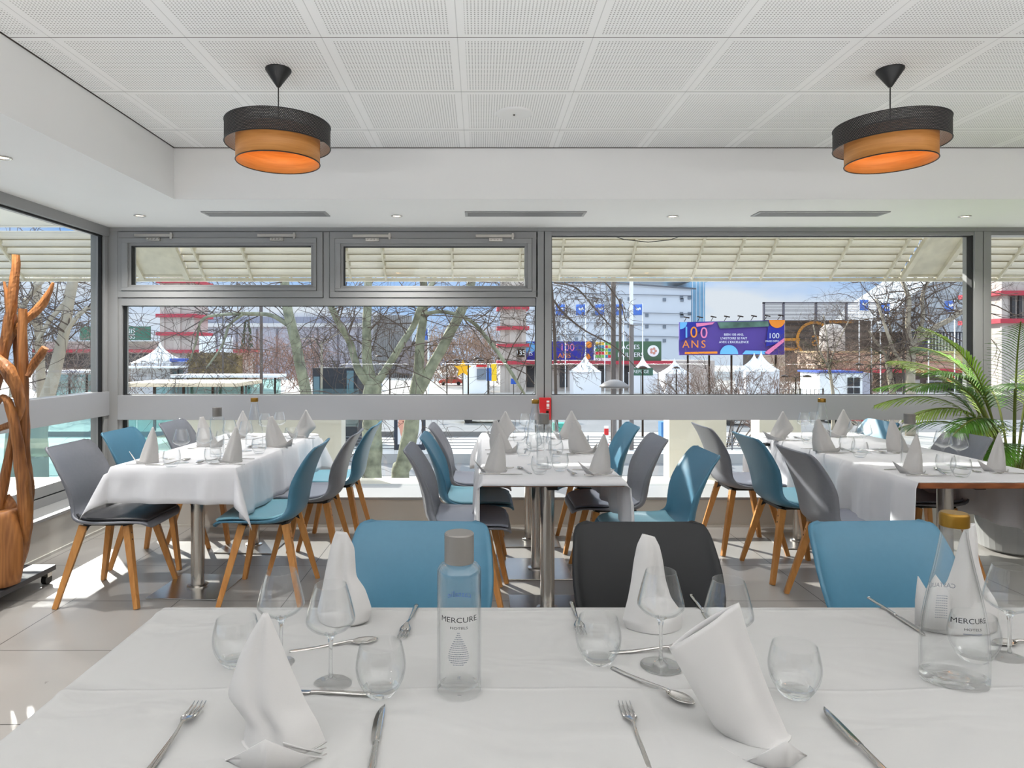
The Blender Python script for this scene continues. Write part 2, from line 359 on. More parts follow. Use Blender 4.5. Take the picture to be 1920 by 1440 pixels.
# front kick wall with sill, left kick wall with sill
YK, XK = 5.10, -2.916
b = MB(); b.box(XL-.1, XR, YK, 5.60, 0, .215); struct('wall_front', b, M['plaster_lo'])
b = MB(); b.box(XK+.2-.2, XR, YK-.02, 5.60, .215, .238); struct('trim_3', b, M['frame'], bevel=.003)
b = MB(); b.box(-3.3, XK, YB, YK+.3, 0, .25); struct('wall_left', b, M['plaster_lo'])
b = MB(); b.box(-3.3, XK+.02, YB, YK+.3, .25, .272); struct('trim_4', b, M['frame'], bevel=.003)
b = MB(); b.box(XK, XR, YK-.012, YK, 0, .02); struct('baseboard_front', b, M['plaster_lo'])
b = MB(); b.box(XK, XK+.012, YB, YK-.012, 0, .02); struct('baseboard_left', b, M['plaster_lo'])
def FB(b, x0, x1, y0, y1, ya=5.45, yb=5.56): return b.box(wx(x0), wx(x1), ya, yb, wz(y1), wz(y0))
def ring(b, o, i, ya, yb):
    FB(b, o[0], o[1], o[2], i[2], ya, yb); FB(b, o[0], o[1], i[3], o[3], ya, yb); FB(b, o[0], i[0], i[2], i[3], ya, yb); FB(b, i[1], o[1], i[2], i[3], ya, yb)
def pane(px0, px1, py0, py1, parent, y=5.505):
    return FB(MB(), px0-3, px1+3, py0-3, py1+3, y, y+.006).build('pane', M['pane'], parent, world=True)
def gasket(b, px0, px1, py0, py1, l=3):
    FB(b, px0-1, px0+1.6, py0, py1, 5.475, 5.52); FB(b, px0, px1, py1-1.2, py1+1, 5.475, 5.52); FB(b, px0, px1, py0-1, py0+1, 5.475, 5.52); FB(b, px1-1, px1+1, py0, py1, 5.475, 5.52)
w1 = structure('window_1', (wx(615), YW, 0))
b = MB()
FB(b, 200, 222, 434, 932, 5.435, 5.58); FB(b, 222, 228, 440, 917)
FB(b, 200, 1008, 427, 434, 5.43, 5.58); FB(b, 222, 1008, 434, 440, 5.46, 5.58)
FB(b, 606.6, 617.6, 434.6, 559); FB(b, 228, 1004, 558.6, 573)
FB(b, 1005, 1019.4, 434, 932, 5.44, 5.58)
FB(b, 222, 1008, 917, 932, 5.45, 5.58)
b.build('window_frame', M['frame'], w1, world=True, bevel=.0015)
b = MB(); gasket(b, 228.5, 1005, 573, 741); gasket(b, 228.5, 1005, 787, 917); FB(b, 218, 1006, 434, 559, 5.475, 5.48) if False else None
b.build('gasket', M['gasket'], w1, world=True)
FB(MB(), 222, 1007, 741, 787, 5.435, 5.57).build('solid_panel', M['band'], w1, world=True, bevel=.002)
pane(228, 1005, 573, 741, w1); pane(228, 1005, 787, 917, w1)
def sash(o, leaf, g, closers):
    b = MB(); ring(b, (o[0]+.8, o[1]-.8, o[2]+.8, o[3]-.8), (leaf[0]-.6, leaf[1]+.6, leaf[2]-.6, leaf[3]+.6), 5.44, 5.56)
    s = b.build('sash', M['frame'], w1, world=True, bevel=.002)
    s['label'] = 'top-hung opening light with its own grey frame'
    b = MB(); ring(b, leaf, (g[0]-5, g[1]+5, g[2]-5, g[3]+5), 5.43, 5.54); ring(b, (g[0]-5.5, g[1]+5.5, g[2]-5.5, g[3]+5.5), g, 5.45, 5.53)
    b.build('sash_leaf', M['frame'], s, bevel=.0025).parent = s
    s.children[-1].matrix_parent_inverse = Matrix.Translation(-w1.location)
    b = MB(); FB(b, g[0]-3, g[1]+3, g[2]-3, g[3]+3, 5.505, 5.511); q = b.build('pane', M['pane'], s); q.matrix_parent_inverse = Matrix.Translation(-w1.location)
    b = MB(); FB(b, o[0], o[1], o[2], o[3], 5.512, 5.514) if False else None
    FB(b, g[0], g[0]+1.6, g[2], g[3], 5.452, 5.5); FB(b, g[0], g[1], g[2], g[2]+1.2, 5.452, 5.5)
    q = b.build('gasket', M['gasket'], s); q.matrix_parent_inverse = Matrix.Translation(-w1.location)
    for cx in closers:
        c = MB(); y0 = leaf[2]-1
        FB(c, cx-38, cx+34, y0-6.5, y0-1, 5.425, 5.44); FB(c, cx+29, cx+33, y0-9, y0+3, 5.42, 5.43)
        FB(c, cx-13, cx+12, y0+1, y0+7, 5.405, 5.43); 
        for k in range(4): c.lathe([(0, -.006), (.006, -.006), (.006, .006), (0, .006)], 10, (wx(cx-9+k*6), 5.40, wz(y0+3)))
        q = c.build('window_closer', M['steel'], s, bevel=.001); q.matrix_parent_inverse = Matrix.Translation(-w1.location); q['label'] = 'steel stay bracket on the sash'
sash((218, 606, 434, 558.5), (229.5, 594, 447, 545), (246, 583, 461, 534), (292, 522))
sash((618, 1009, 434, 558.5), (629, 997, 448, 546), (644, 984, 462, 536), (700, 930))
w2 = structure('window_2', (wx(1430), YW, 0))
b = MB()
FB(b, 1021, 1034, 434, 932, 5.44, 5.58); FB(b, 1008, 1828, 427, 434, 5.43, 5.58); FB(b, 1034, 1826, 434, 436); FB(b, 1034, 1828, 436, 441)
FB(b, 1826, 1841.4, 434, 932, 5.44, 5.58); FB(b, 1034, 1826, 917, 932, 5.45, 5.58)
b.build('window_frame', M['frame'], w2, world=True, bevel=.0015)
b = MB(); gasket(b, 1034, 1825, 441, 741); gasket(b, 1034, 1825, 787, 917); FB(b, 1823.5, 1826, 441, 741, 5.46, 5.48); FB(b, 1019.4, 1021, 434, 932, 5.46, 5.5)
b.build('gasket', M['gasket'], w2, world=True)
FB(MB(), 1034, 1827, 741, 787, 5.435, 5.57).build('solid_panel', M['band'], w2, world=True, bevel=.002)
pane(1034, 1825, 441, 741, w2); pane(1034, 1825, 787, 917, w2)
w3 = structure('window_3', (wx(2150), YW, 0))
b = MB()
FB(b, 1843, 1857, 434, 932, 5.44, 5.58); FB(b, 1828, 2371, 427, 434, 5.43, 5.58); FB(b, 1857, 2352, 434, 436); FB(b, 1857, 2371, 436, 441); FB(b, 2352, 2371, 441, 932); FB(b, 1857, 2352, 917, 932)
b.build('window_frame', M['frame'], w3, world=True, bevel=.0015)
b = MB(); FB(b, 1841.4, 1843, 434, 932, 5.46, 5.5); FB(b, 1857, 1858.5, 441, 741, 5.475, 5.52); b.build('gasket', M['gasket'], w3, world=True)
FB(MB(), 1857, 2352, 741, 787, 5.435, 5.57).build('solid_panel', M['band'], w3, world=True, bevel=.002)
pane(1857, 2352, 441, 741, w3); pane(1857, 2352, 787, 917, w3)
# left glazed wall
w4 = structure('window_4', (XL, 2, 0))
b = MB(); xa, xb = XL-.12, XL
b.box(xa, xb+.012, YB, 5.43, 2.345, ZS); b.box(xa, xb, YB, 5.43, .345, .42); b.box(xa, xb, YB, 5.43, .272, .335)
for y0, y1 in ((5.385, 5.43), (2.3, 2.42), (-.2, -.08)): b.box(xa, xb-.002, y0, y1, .42, 2.345)
b.build('window_frame', M['frame'], w4, world=True, bevel=.002)
b = MB(); b.box(xb-.045, xb-.02, 2.42, 5.385, 2.333, 2.345); b.box(xb-.05, xb-.022, 5.372, 5.385, .42, 2.335); b.box(xa+.02, xb-.01, YB, 5.43, .335, .345)
b.build('gasket', M['gasket'], w4, world=True)
b = MB(); b.box(xa, xb+.008, YB, 5.44, .845, 1.045); b.build('solid_panel', M['band'], w4, world=True, bevel=.002)
for y0, y1 in ((2.42, 5.36), (-.08, 2.3), (YB, -.2)):
    for z0, z1 in ((.42, .845), (1.045, 2.33)): MB().box(XL-.06, XL-.054, y0, y1, z0, z1).build('pane', M['pane'], w4, world=True)
# ---- ceiling fittings ----
DL = [PZ(262, 404, ZS), PZ(744, 404.5, ZS), PZ(1261, 405.5, ZS), PZ(1809, 405.5, ZS), PZ(5, 295, ZS)]
dlab = ['recessed spotlight in the white border above the left corner', 'recessed spotlight between the left and middle air grilles', 'recessed spotlight between the middle and right air grilles',
        'recessed spotlight at the far right of the white border', 'recessed spotlight in the side border at the left edge of the photo']
glow = mat('lit_lamp_lens', (255, 240, 215), .4, emit=((255, 236, 205), 3.0))
for p, l in zip(DL, dlab):
    t = thing('recessed_spotlight', l, 'spotlight', (p.x, p.y, ZS), 0, 'recessed spotlights in the dropped border')
    MB().lathe([(.031, 0), (.042, 0), (.044, -.004), (.036, -.007), (.030, -.002), (.028, .0)], 24).build('trim_ring', M['steel'], t, smooth=True)
    MB().lathe([(0, -.0015), (.028, -.0015), (.028, .0)], 20).build('lamp_lens', glow, t)
def spot(x, y, z):
    ld = bpy.data.lights.new('spot_light', 'SPOT'); ld.energy = SPOT_W; ld.spot_size = math.radians(128); ld.spot_blend = 1.0; ld.shadow_soft_size = .04; ld.color = (1, .98, .95)
    lo = bpy.data.objects.new('spot_light', ld); C.objects.link(lo); lo.location = (x, y, z-.012)
for p in DL: spot(p.x, p.y, ZS)
for x, y in ((5.6, 5.0), (-2.56, 1.6), (-2.56, -.4)): spot(x, y, ZS)  # further spots added out of view for fill, without fittings
def vent(x0, x1, y0, y1, label):
    t = thing('air_grille', label, 'air vent', ((x0+x1)/2, (y0+y1)/2, ZS), 0, 'slotted air grilles in the dropped border'); w, d = (x1-x0)/2, (y1-y0)/2
    b = MB(); b.box(-w, w, -d, -d+.018, -.008, 0); b.box(-w, w, d-.018, d, -.008, 0); b.box(-w, -w+.02, -d+.018, d-.018, -.008, 0); b.box(w-.02, w, -d+.018, d-.018, -.008, 0)
    b.build('grille_frame', M['frame'], t, bevel=.001)
    b = MB(); b.box(-w+.02, w-.02, -d+.018, d-.018, -.001, 0); b.build('dark_opening', M['gasket'], t)
    b = MB()
    for k in range(4):
        y = -d+.036+k*(2*d-.05)/4; b.box(-w+.02, w-.02, y, y+.012, -.007, -.002)
    b.build('slat', M['frame'], t)['label'] = 'row of thin grey slats'
for a, l in (((385, 615), 'slotted air grille in the border above the left opening lights'), ((872, 1097), 'slotted air grille in the border above the centre mullion'), ((1415, 1657), 'slotted air grille in the border above the big right pane')):
    y = 4.885; vent((a[0]-HX)*y/F, (a[1]-HX)*y/F, 4.80, 4.96, l)
p = PZ(964, 212.5, ZC); t = thing('ceiling_speaker', 'round white speaker set flush into the perforated ceiling', 'ceiling speaker', (p.x, p.y, ZC))
MB().lathe([(0, -.008), (.085, -.009), (.098, -.008), (.106, -.004), (.108, 0)], 40).build('speaker_cover', M['plaster'], t, smooth=True)
MB().lathe([(0, -.012), (.006, -.012), (.006, -.008)], 12).build('centre_screw', M['screw'], t)
# ---- pendants ----
bulb = mat('warm_bulb', (255, 190, 110), .5, emit=((255, 170, 80), 5))
def pendant(px, label):
    p = PZ(px, 130, ZC); t = thing('pendant_lamp', label, 'pendant lamp', (p.x, p.y, ZC-.46), 0, 'two-tier pendant lamps')
    cone = MB().lathe([(0, .46), (.062, .46), (.062, .452), (.008, .372), (0, .370)], 32).build('ceiling_rose', M['black'], t, smooth=False); smooth_angle(cone)
    MB().tube([(0,0,.371), (0,0,.12)], .003, 8).build('cord', M['black'], t)
    rg = MB().lathe([(.25, .083), (.25, .185)], 96).build('perforated_ring', M['perf'], t, smooth=True); rg['label'] = 'black perforated metal band around the top'
    MB().lathe([(.2475, .084), (.2475, .184)], 96).build('ring_lining', M['perf_in'], rg, smooth=True)
    MB().lathe([(.012, .146), (.196, .146)], 64).build('light_stop_disc', M['ivory'], t)  # added disc keeping bulb light from leaking up to the ceiling
    for z in (.083, .185): MB().tube([(.25*math.cos(a*math.pi/36), .25*math.sin(a*math.pi/36), z) for a in range(73)], .0028, 6, False).build('rim_wire', M['black'], rg)
    dr = MB().lathe([(.198, 0), (.198, .15)], 96).build('veneer_drum', M['shade_wood'], t, smooth=True, solid=.002); dr['label'] = 'wood veneer inner drum, glowing orange inside'
    for z in (0, .15): MB().tube([(.199*math.cos(a*math.pi/36), .199*math.sin(a*math.pi/36), z) for a in range(73)], .0028, 6, False).build('rim_wire', M['black'], dr)
    b = MB()
    for a in range(3):
        c, s = math.cos(a*2.094+.5), math.sin(a*2.094+.5); b.bar((0,0,.12), (.198*c, .198*s, .14), .004); b.bar((.198*c, .198*s, .14), (.25*c, .25*s, .14), .004)
    b.build('shade_carrier', M['black'], t)
    MB().lathe([(0, .145), (.016, .145), (.018, .125), (.026, .115), (.03, .10), (.022, .085), (0, .08)], 20).build('bulb', bulb, t, smooth=True)
    ld = bpy.data.lights.new('lamp_light', 'POINT'); ld.energy = .8; ld.use_shadow = True; ld.color = (1, .55, .22); ld.shadow_soft_size = .05
    lo = bpy.data.objects.new('lamp_light', ld); C.objects.link(lo); lo.parent = t; lo.location = (0, 0, .06)
pendant(522, 'black and wood two-tier pendant lamp hanging on the left'); pendant(1669, 'black and wood two-tier pendant lamp hanging on the right')
# ---- red notice box on the mullion ----
t = thing('alarm_box', 'red box with white lettering fixed to the central window mullion', 'red box', (wx(1021), 5.43, wz(766)))
b = MB(); b.box(wx(1010)-wx(1021), wx(1032)-wx(1021), -.03, 0, wz(786)-wz(766), wz(745)-wz(766)); b.build('box_body', M['red'], t, bevel=.004)
b = MB(); 
for z0, z1 in ((.07, .055), (.045, .02), (.012, .004)): b.box(.012, .035, -.032, -.03, z1, z0)
b.build('white_lettering', M['white'], t)
b = MB(); b.box(.008, .03, -.032, -.03, -.035, -.012); b.build('dark_pictogram', M['screw'], t)
# ================= CHAIRS =================
def crv(st, n):
    out = []; m = len(st)-1
    for i in range(n+1):
        t = i/n*m; k = min(int(t), m-1); u = t-k
        p0, p1, p2, p3 = st[max(k-1, 0)], st[k], st[k+1], st[min(k+2, m)]
        out.append([.5*((2*b)+(-a+c)*u+(2*a-5*b+4*c-d)*u*u+(-a+3*b-3*c+d)*u**3) for a, b, c, d in zip(p0, p1, p2, p3)])
    return out
SHELL = [(.262,.418,.150,0), (.258,.436,.185,.0), (.225,.452,.212,.006), (.15,.452,.228,.014), (.05,.444,.235,.022), (-.05,.438,.236,.032), (-.125,.443,.226,.046), (-.175,.470,.206,.058),
         (-.198,.520,.190,.060), (-.208,.58,.196,.062), (-.222,.65,.212,.058), (-.243,.72,.216,.044), (-.268,.785,.210,.030), (-.290,.828,.203,.020), (-.303,.850,.190,.012), (-.307,.858,.160,.008)]
def shell_rows(st, n, hws=1.0, lift=0, nv=12):
    c = crv(st, n); rows = []
    for i, (y, z, hw, cu) in enumerate(c):
        a = c[max(i-1, 0)]; b_ = c[min(i+1, n)]; d = Vector((0, b_[0]-a[0], b_[1]-a[1])).normalized(); nr = Vector((0, d.z, -d.y))
        if nr.z < 0 and abs(nr.z) > abs(nr.y): nr = -nr
        if abs(nr.y) > abs(nr.z) and nr.y < 0: nr = -nr
        row = []
        for k in range(nv+1):
            v = -1+2*k/nv; row.append(Vector((hw*hws*math.sin(v*math.pi/2*.93)/math.sin(math.pi/2*.93), y, z))+nr*(cu*abs(v)**2.2+lift))
        rows.append(row)
    return rows
def make_chair(kind):
    shell_m = {'teal': M['teal'], 'grey': M['grey'], 'dark': M['dark'], 'duo': M['grey']}[kind]; pad_m = {'teal': M['pad_teal'], 'grey': M['pad_grey'], 'dark': M['pad_dark'], 'duo': M['pad_dark']}[kind]
    t = thing('dining_chair', 'chair', 'chair')
    g = MB(); g.grid(shell_rows(SHELL, 34)); s = g.build('shell', shell_m, t, smooth=True, solid=.011, bevel=0)
    s['label'] = 'one-piece plastic seat and backrest'
    pad = [(.245,.447,.17,.0), (.215,.454,.195,.006), (.15,.454,.210,.014), (.05,.446,.217,.022), (-.05,.440,.215,.030), (-.115,.444,.20,.036), (-.15,.458,.178,.034)]
    g = MB(); g.grid(shell_rows(pad, 12, 1, .013)); q = g.build('seat_pad', pad_m, t, smooth=True, solid=.012)
    for sx in (-1, 1):
        for sy in (-1, 1):
            b = MB(); b.bar((sx*.135, sy*.12, .425), (sx*.225, sy*.22, 0), .042, .03, .026, .024, up=(sx, -sy*.2, .1))
            l = b.build('leg', M['leg'], t, bevel=.002)
            h = MB(); h.bar((sx*.122, sy*.107, .432), (sx*.152, sy*.14, .34), .03, .022, .012, .012, up=(sx, 0, 0)); h.build('leg_bracket', M['black'], l)
            for z in (.385, .35):
                f = (.425-z)/.425; c = Vector((sx*(.135+.09*f), sy*(.12+.10*f), z)); n = Vector((0, sy*1.0, .2)).normalized()
                k = MB(); k.tube([c+n*.012, c+n*.021], .0045, 8); k.build('screw', M['screw'], l)
    b = MB(); b.bar((-.13, .11, .425), (.13, .11, .425), .03, .018); b.bar((-.13, -.11, .425), (.13, -.11, .425), .03, .018); b.bar((-.09, -.11, .425), (-.09, .11, .425), .03, .018); b.bar((.09, -.11, .425), (.09, .11, .425), .03, .018)
    b.build('under_frame', M['black'], t)
    return t
CH = {k: Stock(make_chair(k)) for k in ('teal', 'grey', 'dark', 'duo')}
E, W_, S_ = -math.pi/2, math.pi/2, math.pi      # facing +x, -x, towards the camera
def chair(kind, x, y, rz, label, group): place(CH[kind].get(), (x, y, 0), rz, label, group)
LG, MG, RG, FG = ['chairs around the %s table' % s for s in ('left', 'middle', 'right')]+['chairs on the far side of the nearest table']
chair('duo', -2.06, 3.70, E, 'grey plastic chair with black seat pad at the near left end of the left table', LG); bpy.context.view_layer.update()
chair('teal', -2.12, 4.32, E, 'teal chair by the corner window on the left side of the left table', LG)
chair('grey', -2.02, 4.86, E, 'grey chair nearest the windows on the left side of the left table', LG)
chair('teal', -1.20, 3.72, W_+.04, 'teal chair in the foreground on the right side of the left table', LG)
chair('grey', -1.09, 4.22, W_+.02, 'grey chair between two teal chairs on the right side of the left table', LG)
chair('teal', -1.04, 4.70, W_, 'teal chair nearest the windows on the right side of the left table', LG)
chair('grey', -.10, 3.58, E, 'dark grey chair nearest the camera on the left side of the middle table', MG)
chair('teal', -.06, 4.08, E, 'teal chair in the middle of the left side of the middle table', MG)
chair('grey', -.05, 4.62, E, 'grey chair nearest the windows on the left side of the middle table', MG)
chair('teal', .90, 3.42, W_, 'teal chair nearest the camera on the right side of the middle table', MG)
chair('grey', .81, 4.00, W_, 'grey chair with a sunlit streak on the right side of the middle table', MG)
chair('teal', .80, 4.64, W_, 'teal chair nearest the windows on the right side of the middle table', MG)
chair('grey', 1.86, 4.60, E, 'grey chair nearest the windows on the left side of the right table', RG)
chair('teal', 1.95, 4.06, E, 'teal chair between two grey chairs on the left side of the right table', RG)
chair('grey', 1.97, 3.48, E, 'dark grey chair with a sun streak behind the teal backrest at right', RG)
chair('teal', 2.74, 4.88, W_, 'teal chair nearest the windows on the right side of the right table', RG)
chair('grey', 2.80, 4.10, W_, 'grey chair beside the palm on the right side of the right table', RG)
chair('teal', -.19, 1.70, S_-.05, 'teal chair behind the grey-capped bottle, pushed up to the nearest table', FG)
chair('dark', .49, 1.69, S_, 'black chair pushed up to the far side of the nearest table', FG)
chair('teal', 1.215, 1.70, S_+.05, 'teal chair behind the gold-capped carafe, pushed up to the nearest table', FG)
# ================= TABLES =================
def pedestal(t, x, y):
    b = MB(); b.box(x-.2, x+.2, y-.2, y+.2, 0, .008); b.lathe([(.06, .008), (.06, .016), (.04, .02)], 28, (x, y, 0)); p = b.build('base_plate', M['steel'], t, world=True, bevel=.002)
    b = MB(); b.lathe([(.038, .008), (.038, .70)], 36, (x, y, 0)); smooth_angle(b.build('column', M['steel'], t, world=True))
    b = MB(); b.bar((x-.25, y, .705), (x+.25, y, .705), .05, .02); b.bar((x, y-.25, .705), (x, y+.25, .705), .05, .02); b.build('top_bracket', M['black'], t, world=True)
def cloth(name, x0, x1, y0, y1, z, dl, dr, df, db, m, label, group, seed=0, wr=0.0, ripple=.012, step=.03, rz=0, pivot=None, creases=()):
    rr = random.Random(seed); ph = [rr.uniform(0, 6.3) for _ in range(8)]
    def axis(a, b, lo, hi):
        o = []; n = max(int(lo/.03), 2) if lo > 0 else 0
        for i in range(n): o.append(a-lo+lo*i/n)
        for e in (0, .004, .01, .02): o.append(a+e)
        k = int((b-a-.04)/step)
        for i in range(1, k): o.append(a+.02+(b-a-.04)*i/k)
        for e in (.02, .01, .004, 0): o.append(b-e)
        n = max(int(hi/.03), 2) if hi > 0 else 0
        for i in range(1, n+1): o.append(b+hi*i/n)
        return o
    rows = []
    for v in axis(y0, y1, df, db):
        row = []
        for u in axis(x0, x1, dl, dr):
            ox = (u-x1) if u > x1 else (x0-u if u < x0 else 0); oy = (v-y1) if v > y1 else (y0-v if v < y0 else 0)
            sx = 1 if u > x1 else -1; sy = 1 if v > y1 else -1; bx = min(max(u, x0), x1); by = min(max(v, y0), y1); d = math.hypot(ox, oy)
            zz = z+.003
            if d < 1e-6:
                e = min(u-x0, x1-u, v-y0, y1-v); zz -= .004*max(0, 1-e/.012)**2
                zz += wr*(.0035*math.sin(7*u+3.1*v+ph[0])*math.sin(5*v-2*u+ph[1])+.0022*math.sin(17*u-11*v+ph[2])*math.sin(9*v+4*u+ph[6]))*min(1, e/.05)
                for cy in creases: zz += .0035*math.exp(-((v-cy)/.010)**2)
                row.append(Vector((u, v, zz))); continue
            th = math.atan2(oy, ox); cs = (ox*oy > 0)
            al = bx*1.0+by*1.0
            out = .010*min(1, d/.012)+d*.05+min(1, d/.12)*ripple*(math.sin(23*al+ph[3])+.6*math.sin(41*al+ph[4]))*(1 if not cs else .3)
            if cs: out += d*.42*math.sin(2*th)**1.5
            out = max(out, .009*min(1, d/.01)+.002)
            drop = math.sqrt(max(d*d-(out*.8)**2, (d*.6)**2))
            row.append(Vector((bx+sx*math.cos(th)*out, by+sy*math.sin(th)*out, z-.002-drop)))
        rows.append(row)
    g = MB(); g.grid(rows)
    o = g.build(name, m, None, smooth=True, solid=.0016, offs=1)
    if rz:
        Mx = Matrix.Translation(Vector(pivot)) @ Matrix.Rotation(rz, 4, 'Z') @ Matrix.Translation(-Vector(pivot)); o.data.transform(Mx)
    return tag(o, label, 'tablecloth', group)
def table(x0, x1, y0, y1, cols, label, group=None, wood='top_wood', z=.75, rz=0):
    c = ((x0+x1)/2, (y0+y1)/2, 0); t = thing('dining_table', label, 'table', c, rz, group)
    b = MB(); b.box(x0+.003, x1-.003, y0+.003, y1-.003, z-.03, z-.002); b.build('tabletop', M[wood], t, world=True, bevel=.004)
    for x, y in cols: pedestal(t, x, y)
    return t
TG = 'restaurant tables under white cloths'
table(-1.98, -1.28, 3.52, 4.98, [(-1.63, 3.80), (-1.63, 4.62)], 'left table under a white cloth by the corner windows', TG, rz=-.055)
table(.01, .71, 3.16, 5.0, [(.36, 3.46), (.362, 4.11), (.365, 4.76)], 'middle table with three steel columns under a white cloth', TG)
table(2.115, 2.90, 3.12, 5.0, [(2.49, 3.47), (2.32, 4.72)], 'right table with its brown wooden front edge showing', TG)
table(-.78, 1.86, .62, 1.60, [(-.3, 1.1), (.5, 1.1), (1.3, 1.1)], 'nearest table filling the foreground under a creased white cloth', TG)
CG = 'white tablecloths'
cloth('tablecloth', -1.98, -1.28, 3.52, 4.98, .75, .22, .27, .19, .15, M['cloth_far'], 'white cloth with pointed corner folds over the left table', CG, 3, .8, rz=-.055, pivot=(-1.63, 4.25, 0))
cloth('tablecloth', .01, .71, 3.16, 5.0, .75, .27, .25, .022, .1, M['cloth_far'], 'rumpled white cloth on the middle table, hanging down both sides', CG, 5, 1.0, ripple=.02)
cloth('tablecloth', 2.115, 2.90, 3.125, 5.0, .75, .40, .34, 0.0, .1, M['cloth_far'], 'white cloth on the right table with its wooden front edge bare', CG, 8, 1.0, ripple=.022)
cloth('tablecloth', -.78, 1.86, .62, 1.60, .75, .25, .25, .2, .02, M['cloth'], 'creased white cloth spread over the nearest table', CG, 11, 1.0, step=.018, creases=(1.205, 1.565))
# ================= TABLEWARE =================
ZT = .755
def loft(secs, n=28, close_top=True):
    b = MB(); rows = []
    for (z, cx, cy, rx, ry, rot, pw) in secs:
        row = []
        for k in range(n):
            t = 2*math.pi*k/n; c, s = math.cos(t), math.sin(t)
            x = math.copysign(abs(c)**pw, c)*rx; y = math.copysign(abs(s)**pw, s)*ry
            row.append(Vector((cx+x*math.cos(rot)-y*math.sin(rot), cy+x*math.sin(rot)+y*math.cos(rot), z)))
        rows.append(row)
    b.grid(rows, True)
    if close_top: b.f.append(tuple(len(b.v)-n+k for k in range(n)))
    return b
def interp(secs, n): return crv(secs, n)
def collar(b, pts, base=None):      # folded-up cuff: (x, y, height) around the base, a standing strip leaning outwards
    lo = [Vector((x*.93, y*.93, .0)) for x, y, h in pts]; mid = [Vector((x, y, h*.5)) for x, y, h in pts]; hi = [Vector((x*1.03, y*1.03, h)) for x, y, h in pts]
    b.grid([lo, mid, hi]); return b
def lens_napkin(rows, strips=(), sub=5, n=11):
    """rows: (left x, left z, right x, right z, front bulge, back bulge, mid y, fold position, fold depth); sharp left and right folds"""
    R2 = []
    for i in range(len(rows)-1):
        for k in range(sub):
            f = k/sub; R2.append([a+(b_-a)*f for a, b_ in zip(rows[i], rows[i+1])])
    R2.append(list(rows[-1]))
    for it in range(2): R2 = [R2[0]]+[[(a+2*b_+c)/4 for a, b_, c in zip(R2[i-1], R2[i], R2[i+1])] for i in range(1, len(R2)-1)]+[R2[-1]]
    b = MB(); g = []
    for (xl, zl, xr, zr, bf, bb, ym, fu, fd) in R2:
        row = []
        for k in range(n+1):
            u = k/n; row.append(Vector((xl+(xr-xl)*u, ym-bf*math.sin(math.pi*u)**.8+fd*math.exp(-((u-fu)/.13)**2), zl+(zr-zl)*u)))
        for k in range(n-1, 0, -1):
            u = k/n; row.append(Vector((xl+(xr-xl)*u, ym+bb*math.sin(math.pi*u)**.8, zl+(zr-zl)*u)))
        g.append(row)
    b.grid(g, True)
    for lo, hi in strips:
        L = [[], [], []]
        for i in range(len(lo)-1):
            for k in range(4):
                f = k/4
                p = Vector(lo[i]).lerp(Vector(lo[i+1]), f); q = Vector(hi[i]).lerp(Vector(hi[i+1]), f); L[0].append(p); L[2].append(q); L[1].append((p+q)/2+Vector((0, .004, 0)))
        L[0].append(Vector(lo[-1])); L[2].append(Vector(hi[-1])); L[1].append((Vector(lo[-1])+Vector(hi[-1]))/2)
        b.grid(L)
    o = b.build('napkin', M['napkin'], None, solid=.002); smooth_angle(o, 38); o['category'] = 'napkin'; return o
def make_napkin(v):
    W = 1.45
    def lens_napkin_w(rows, strips): return lens_napkin([(a*W, b, c*W, d, e*1.2, f*1.2, *g) for a, b, c, d, e, f, *g in rows], [([(x*W, y*1.2, z) for x, y, z in lo], [(x*W, y*1.2, z) for x, y, z in hi]) for lo, hi in strips])
    if v == 0: return lens_napkin_w([(.010,.2,.015,.2,.002,.002,0,.5,0), (-.010,.14,.028,.145,.014,.01,0,.35,.004), (-.030,.07,.035,.07,.026,.02,0,.3,.008), (-.046,0,.036,0,.034,.026,0,.3,.008)],
        [([(-.052,-.004,0), (-.03,-.036,0), (.01,-.042,0), (.038,-.01,0)], [(-.082,-.004,.062), (-.045,-.034,.02), (.01,-.045,.008), (.042,-.01,.012)])])
    if v == 1: return lens_napkin_w([(-.012,.2,-.007,.2,.002,.002,0,.5,0), (-.038,.13,.016,.14,.012,.01,0,.6,.004), (-.062,.075,.034,.085,.016,.014,0,.6,.005), (-.03,.03,.052,.03,.026,.02,0,.6,.006), (-.02,0,.06,0,.03,.022,0,.5,.004)],
        [([(-.01,-.034,0), (.03,-.036,0), (.062,-.01,0)], [(-.012,-.036,.012), (.04,-.036,.025), (.088,-.006,.062)])])
    return lens_napkin_w([(-.034,.196,-.018,.2,.004,.004,0,.5,0), (-.044,.14,.0,.15,.014,.012,0,.5,.004), (-.052,.07,.028,.08,.022,.016,0,.55,.007), (-.046,0,.055,0,.032,.022,0,.55,.008)],
        [([(-.04,-.02,0), (.0,-.038,0), (.045,-.03,0), (.066,.0,0)], [(-.045,-.022,.014), (.005,-.040,.012), (.05,-.034,.03), (.074,.004,.058)])])
NAP = [Stock(make_napkin(k)) for k in range(3)]
WG_OUT = [(0, 0), (.037, 0), (.0385, .0012), (.034, .0032), (.018, .0055), (.006, .010), (.0038, .02), (.0034, .05), (.0040, .078), (.0075, .092), (.018, .100), (.034, .108), (.0445, .1185), (.0458, .1245), (.0445, .133), (.038, .160), (.0303, .187)]
RIM_W = [(.02985, .1888), (.0297, .1895), (.0292, .1899), (.0287, .1895), (.02865, .1888)]
WG_IN = [(.0291, .187), (.0368, .160), (.0432, .133), (.0443, .125), (.043, .1198), (.033, .1098), (.017, .1025), (.006, .0985), (0, .098)]
TB_OUT = [(0, 0), (.022, 0), (.026, .002), (.033, .012), (.0415, .028), (.0455, .045), (.0455, .058), (.0425, .076), (.0392, .089)]
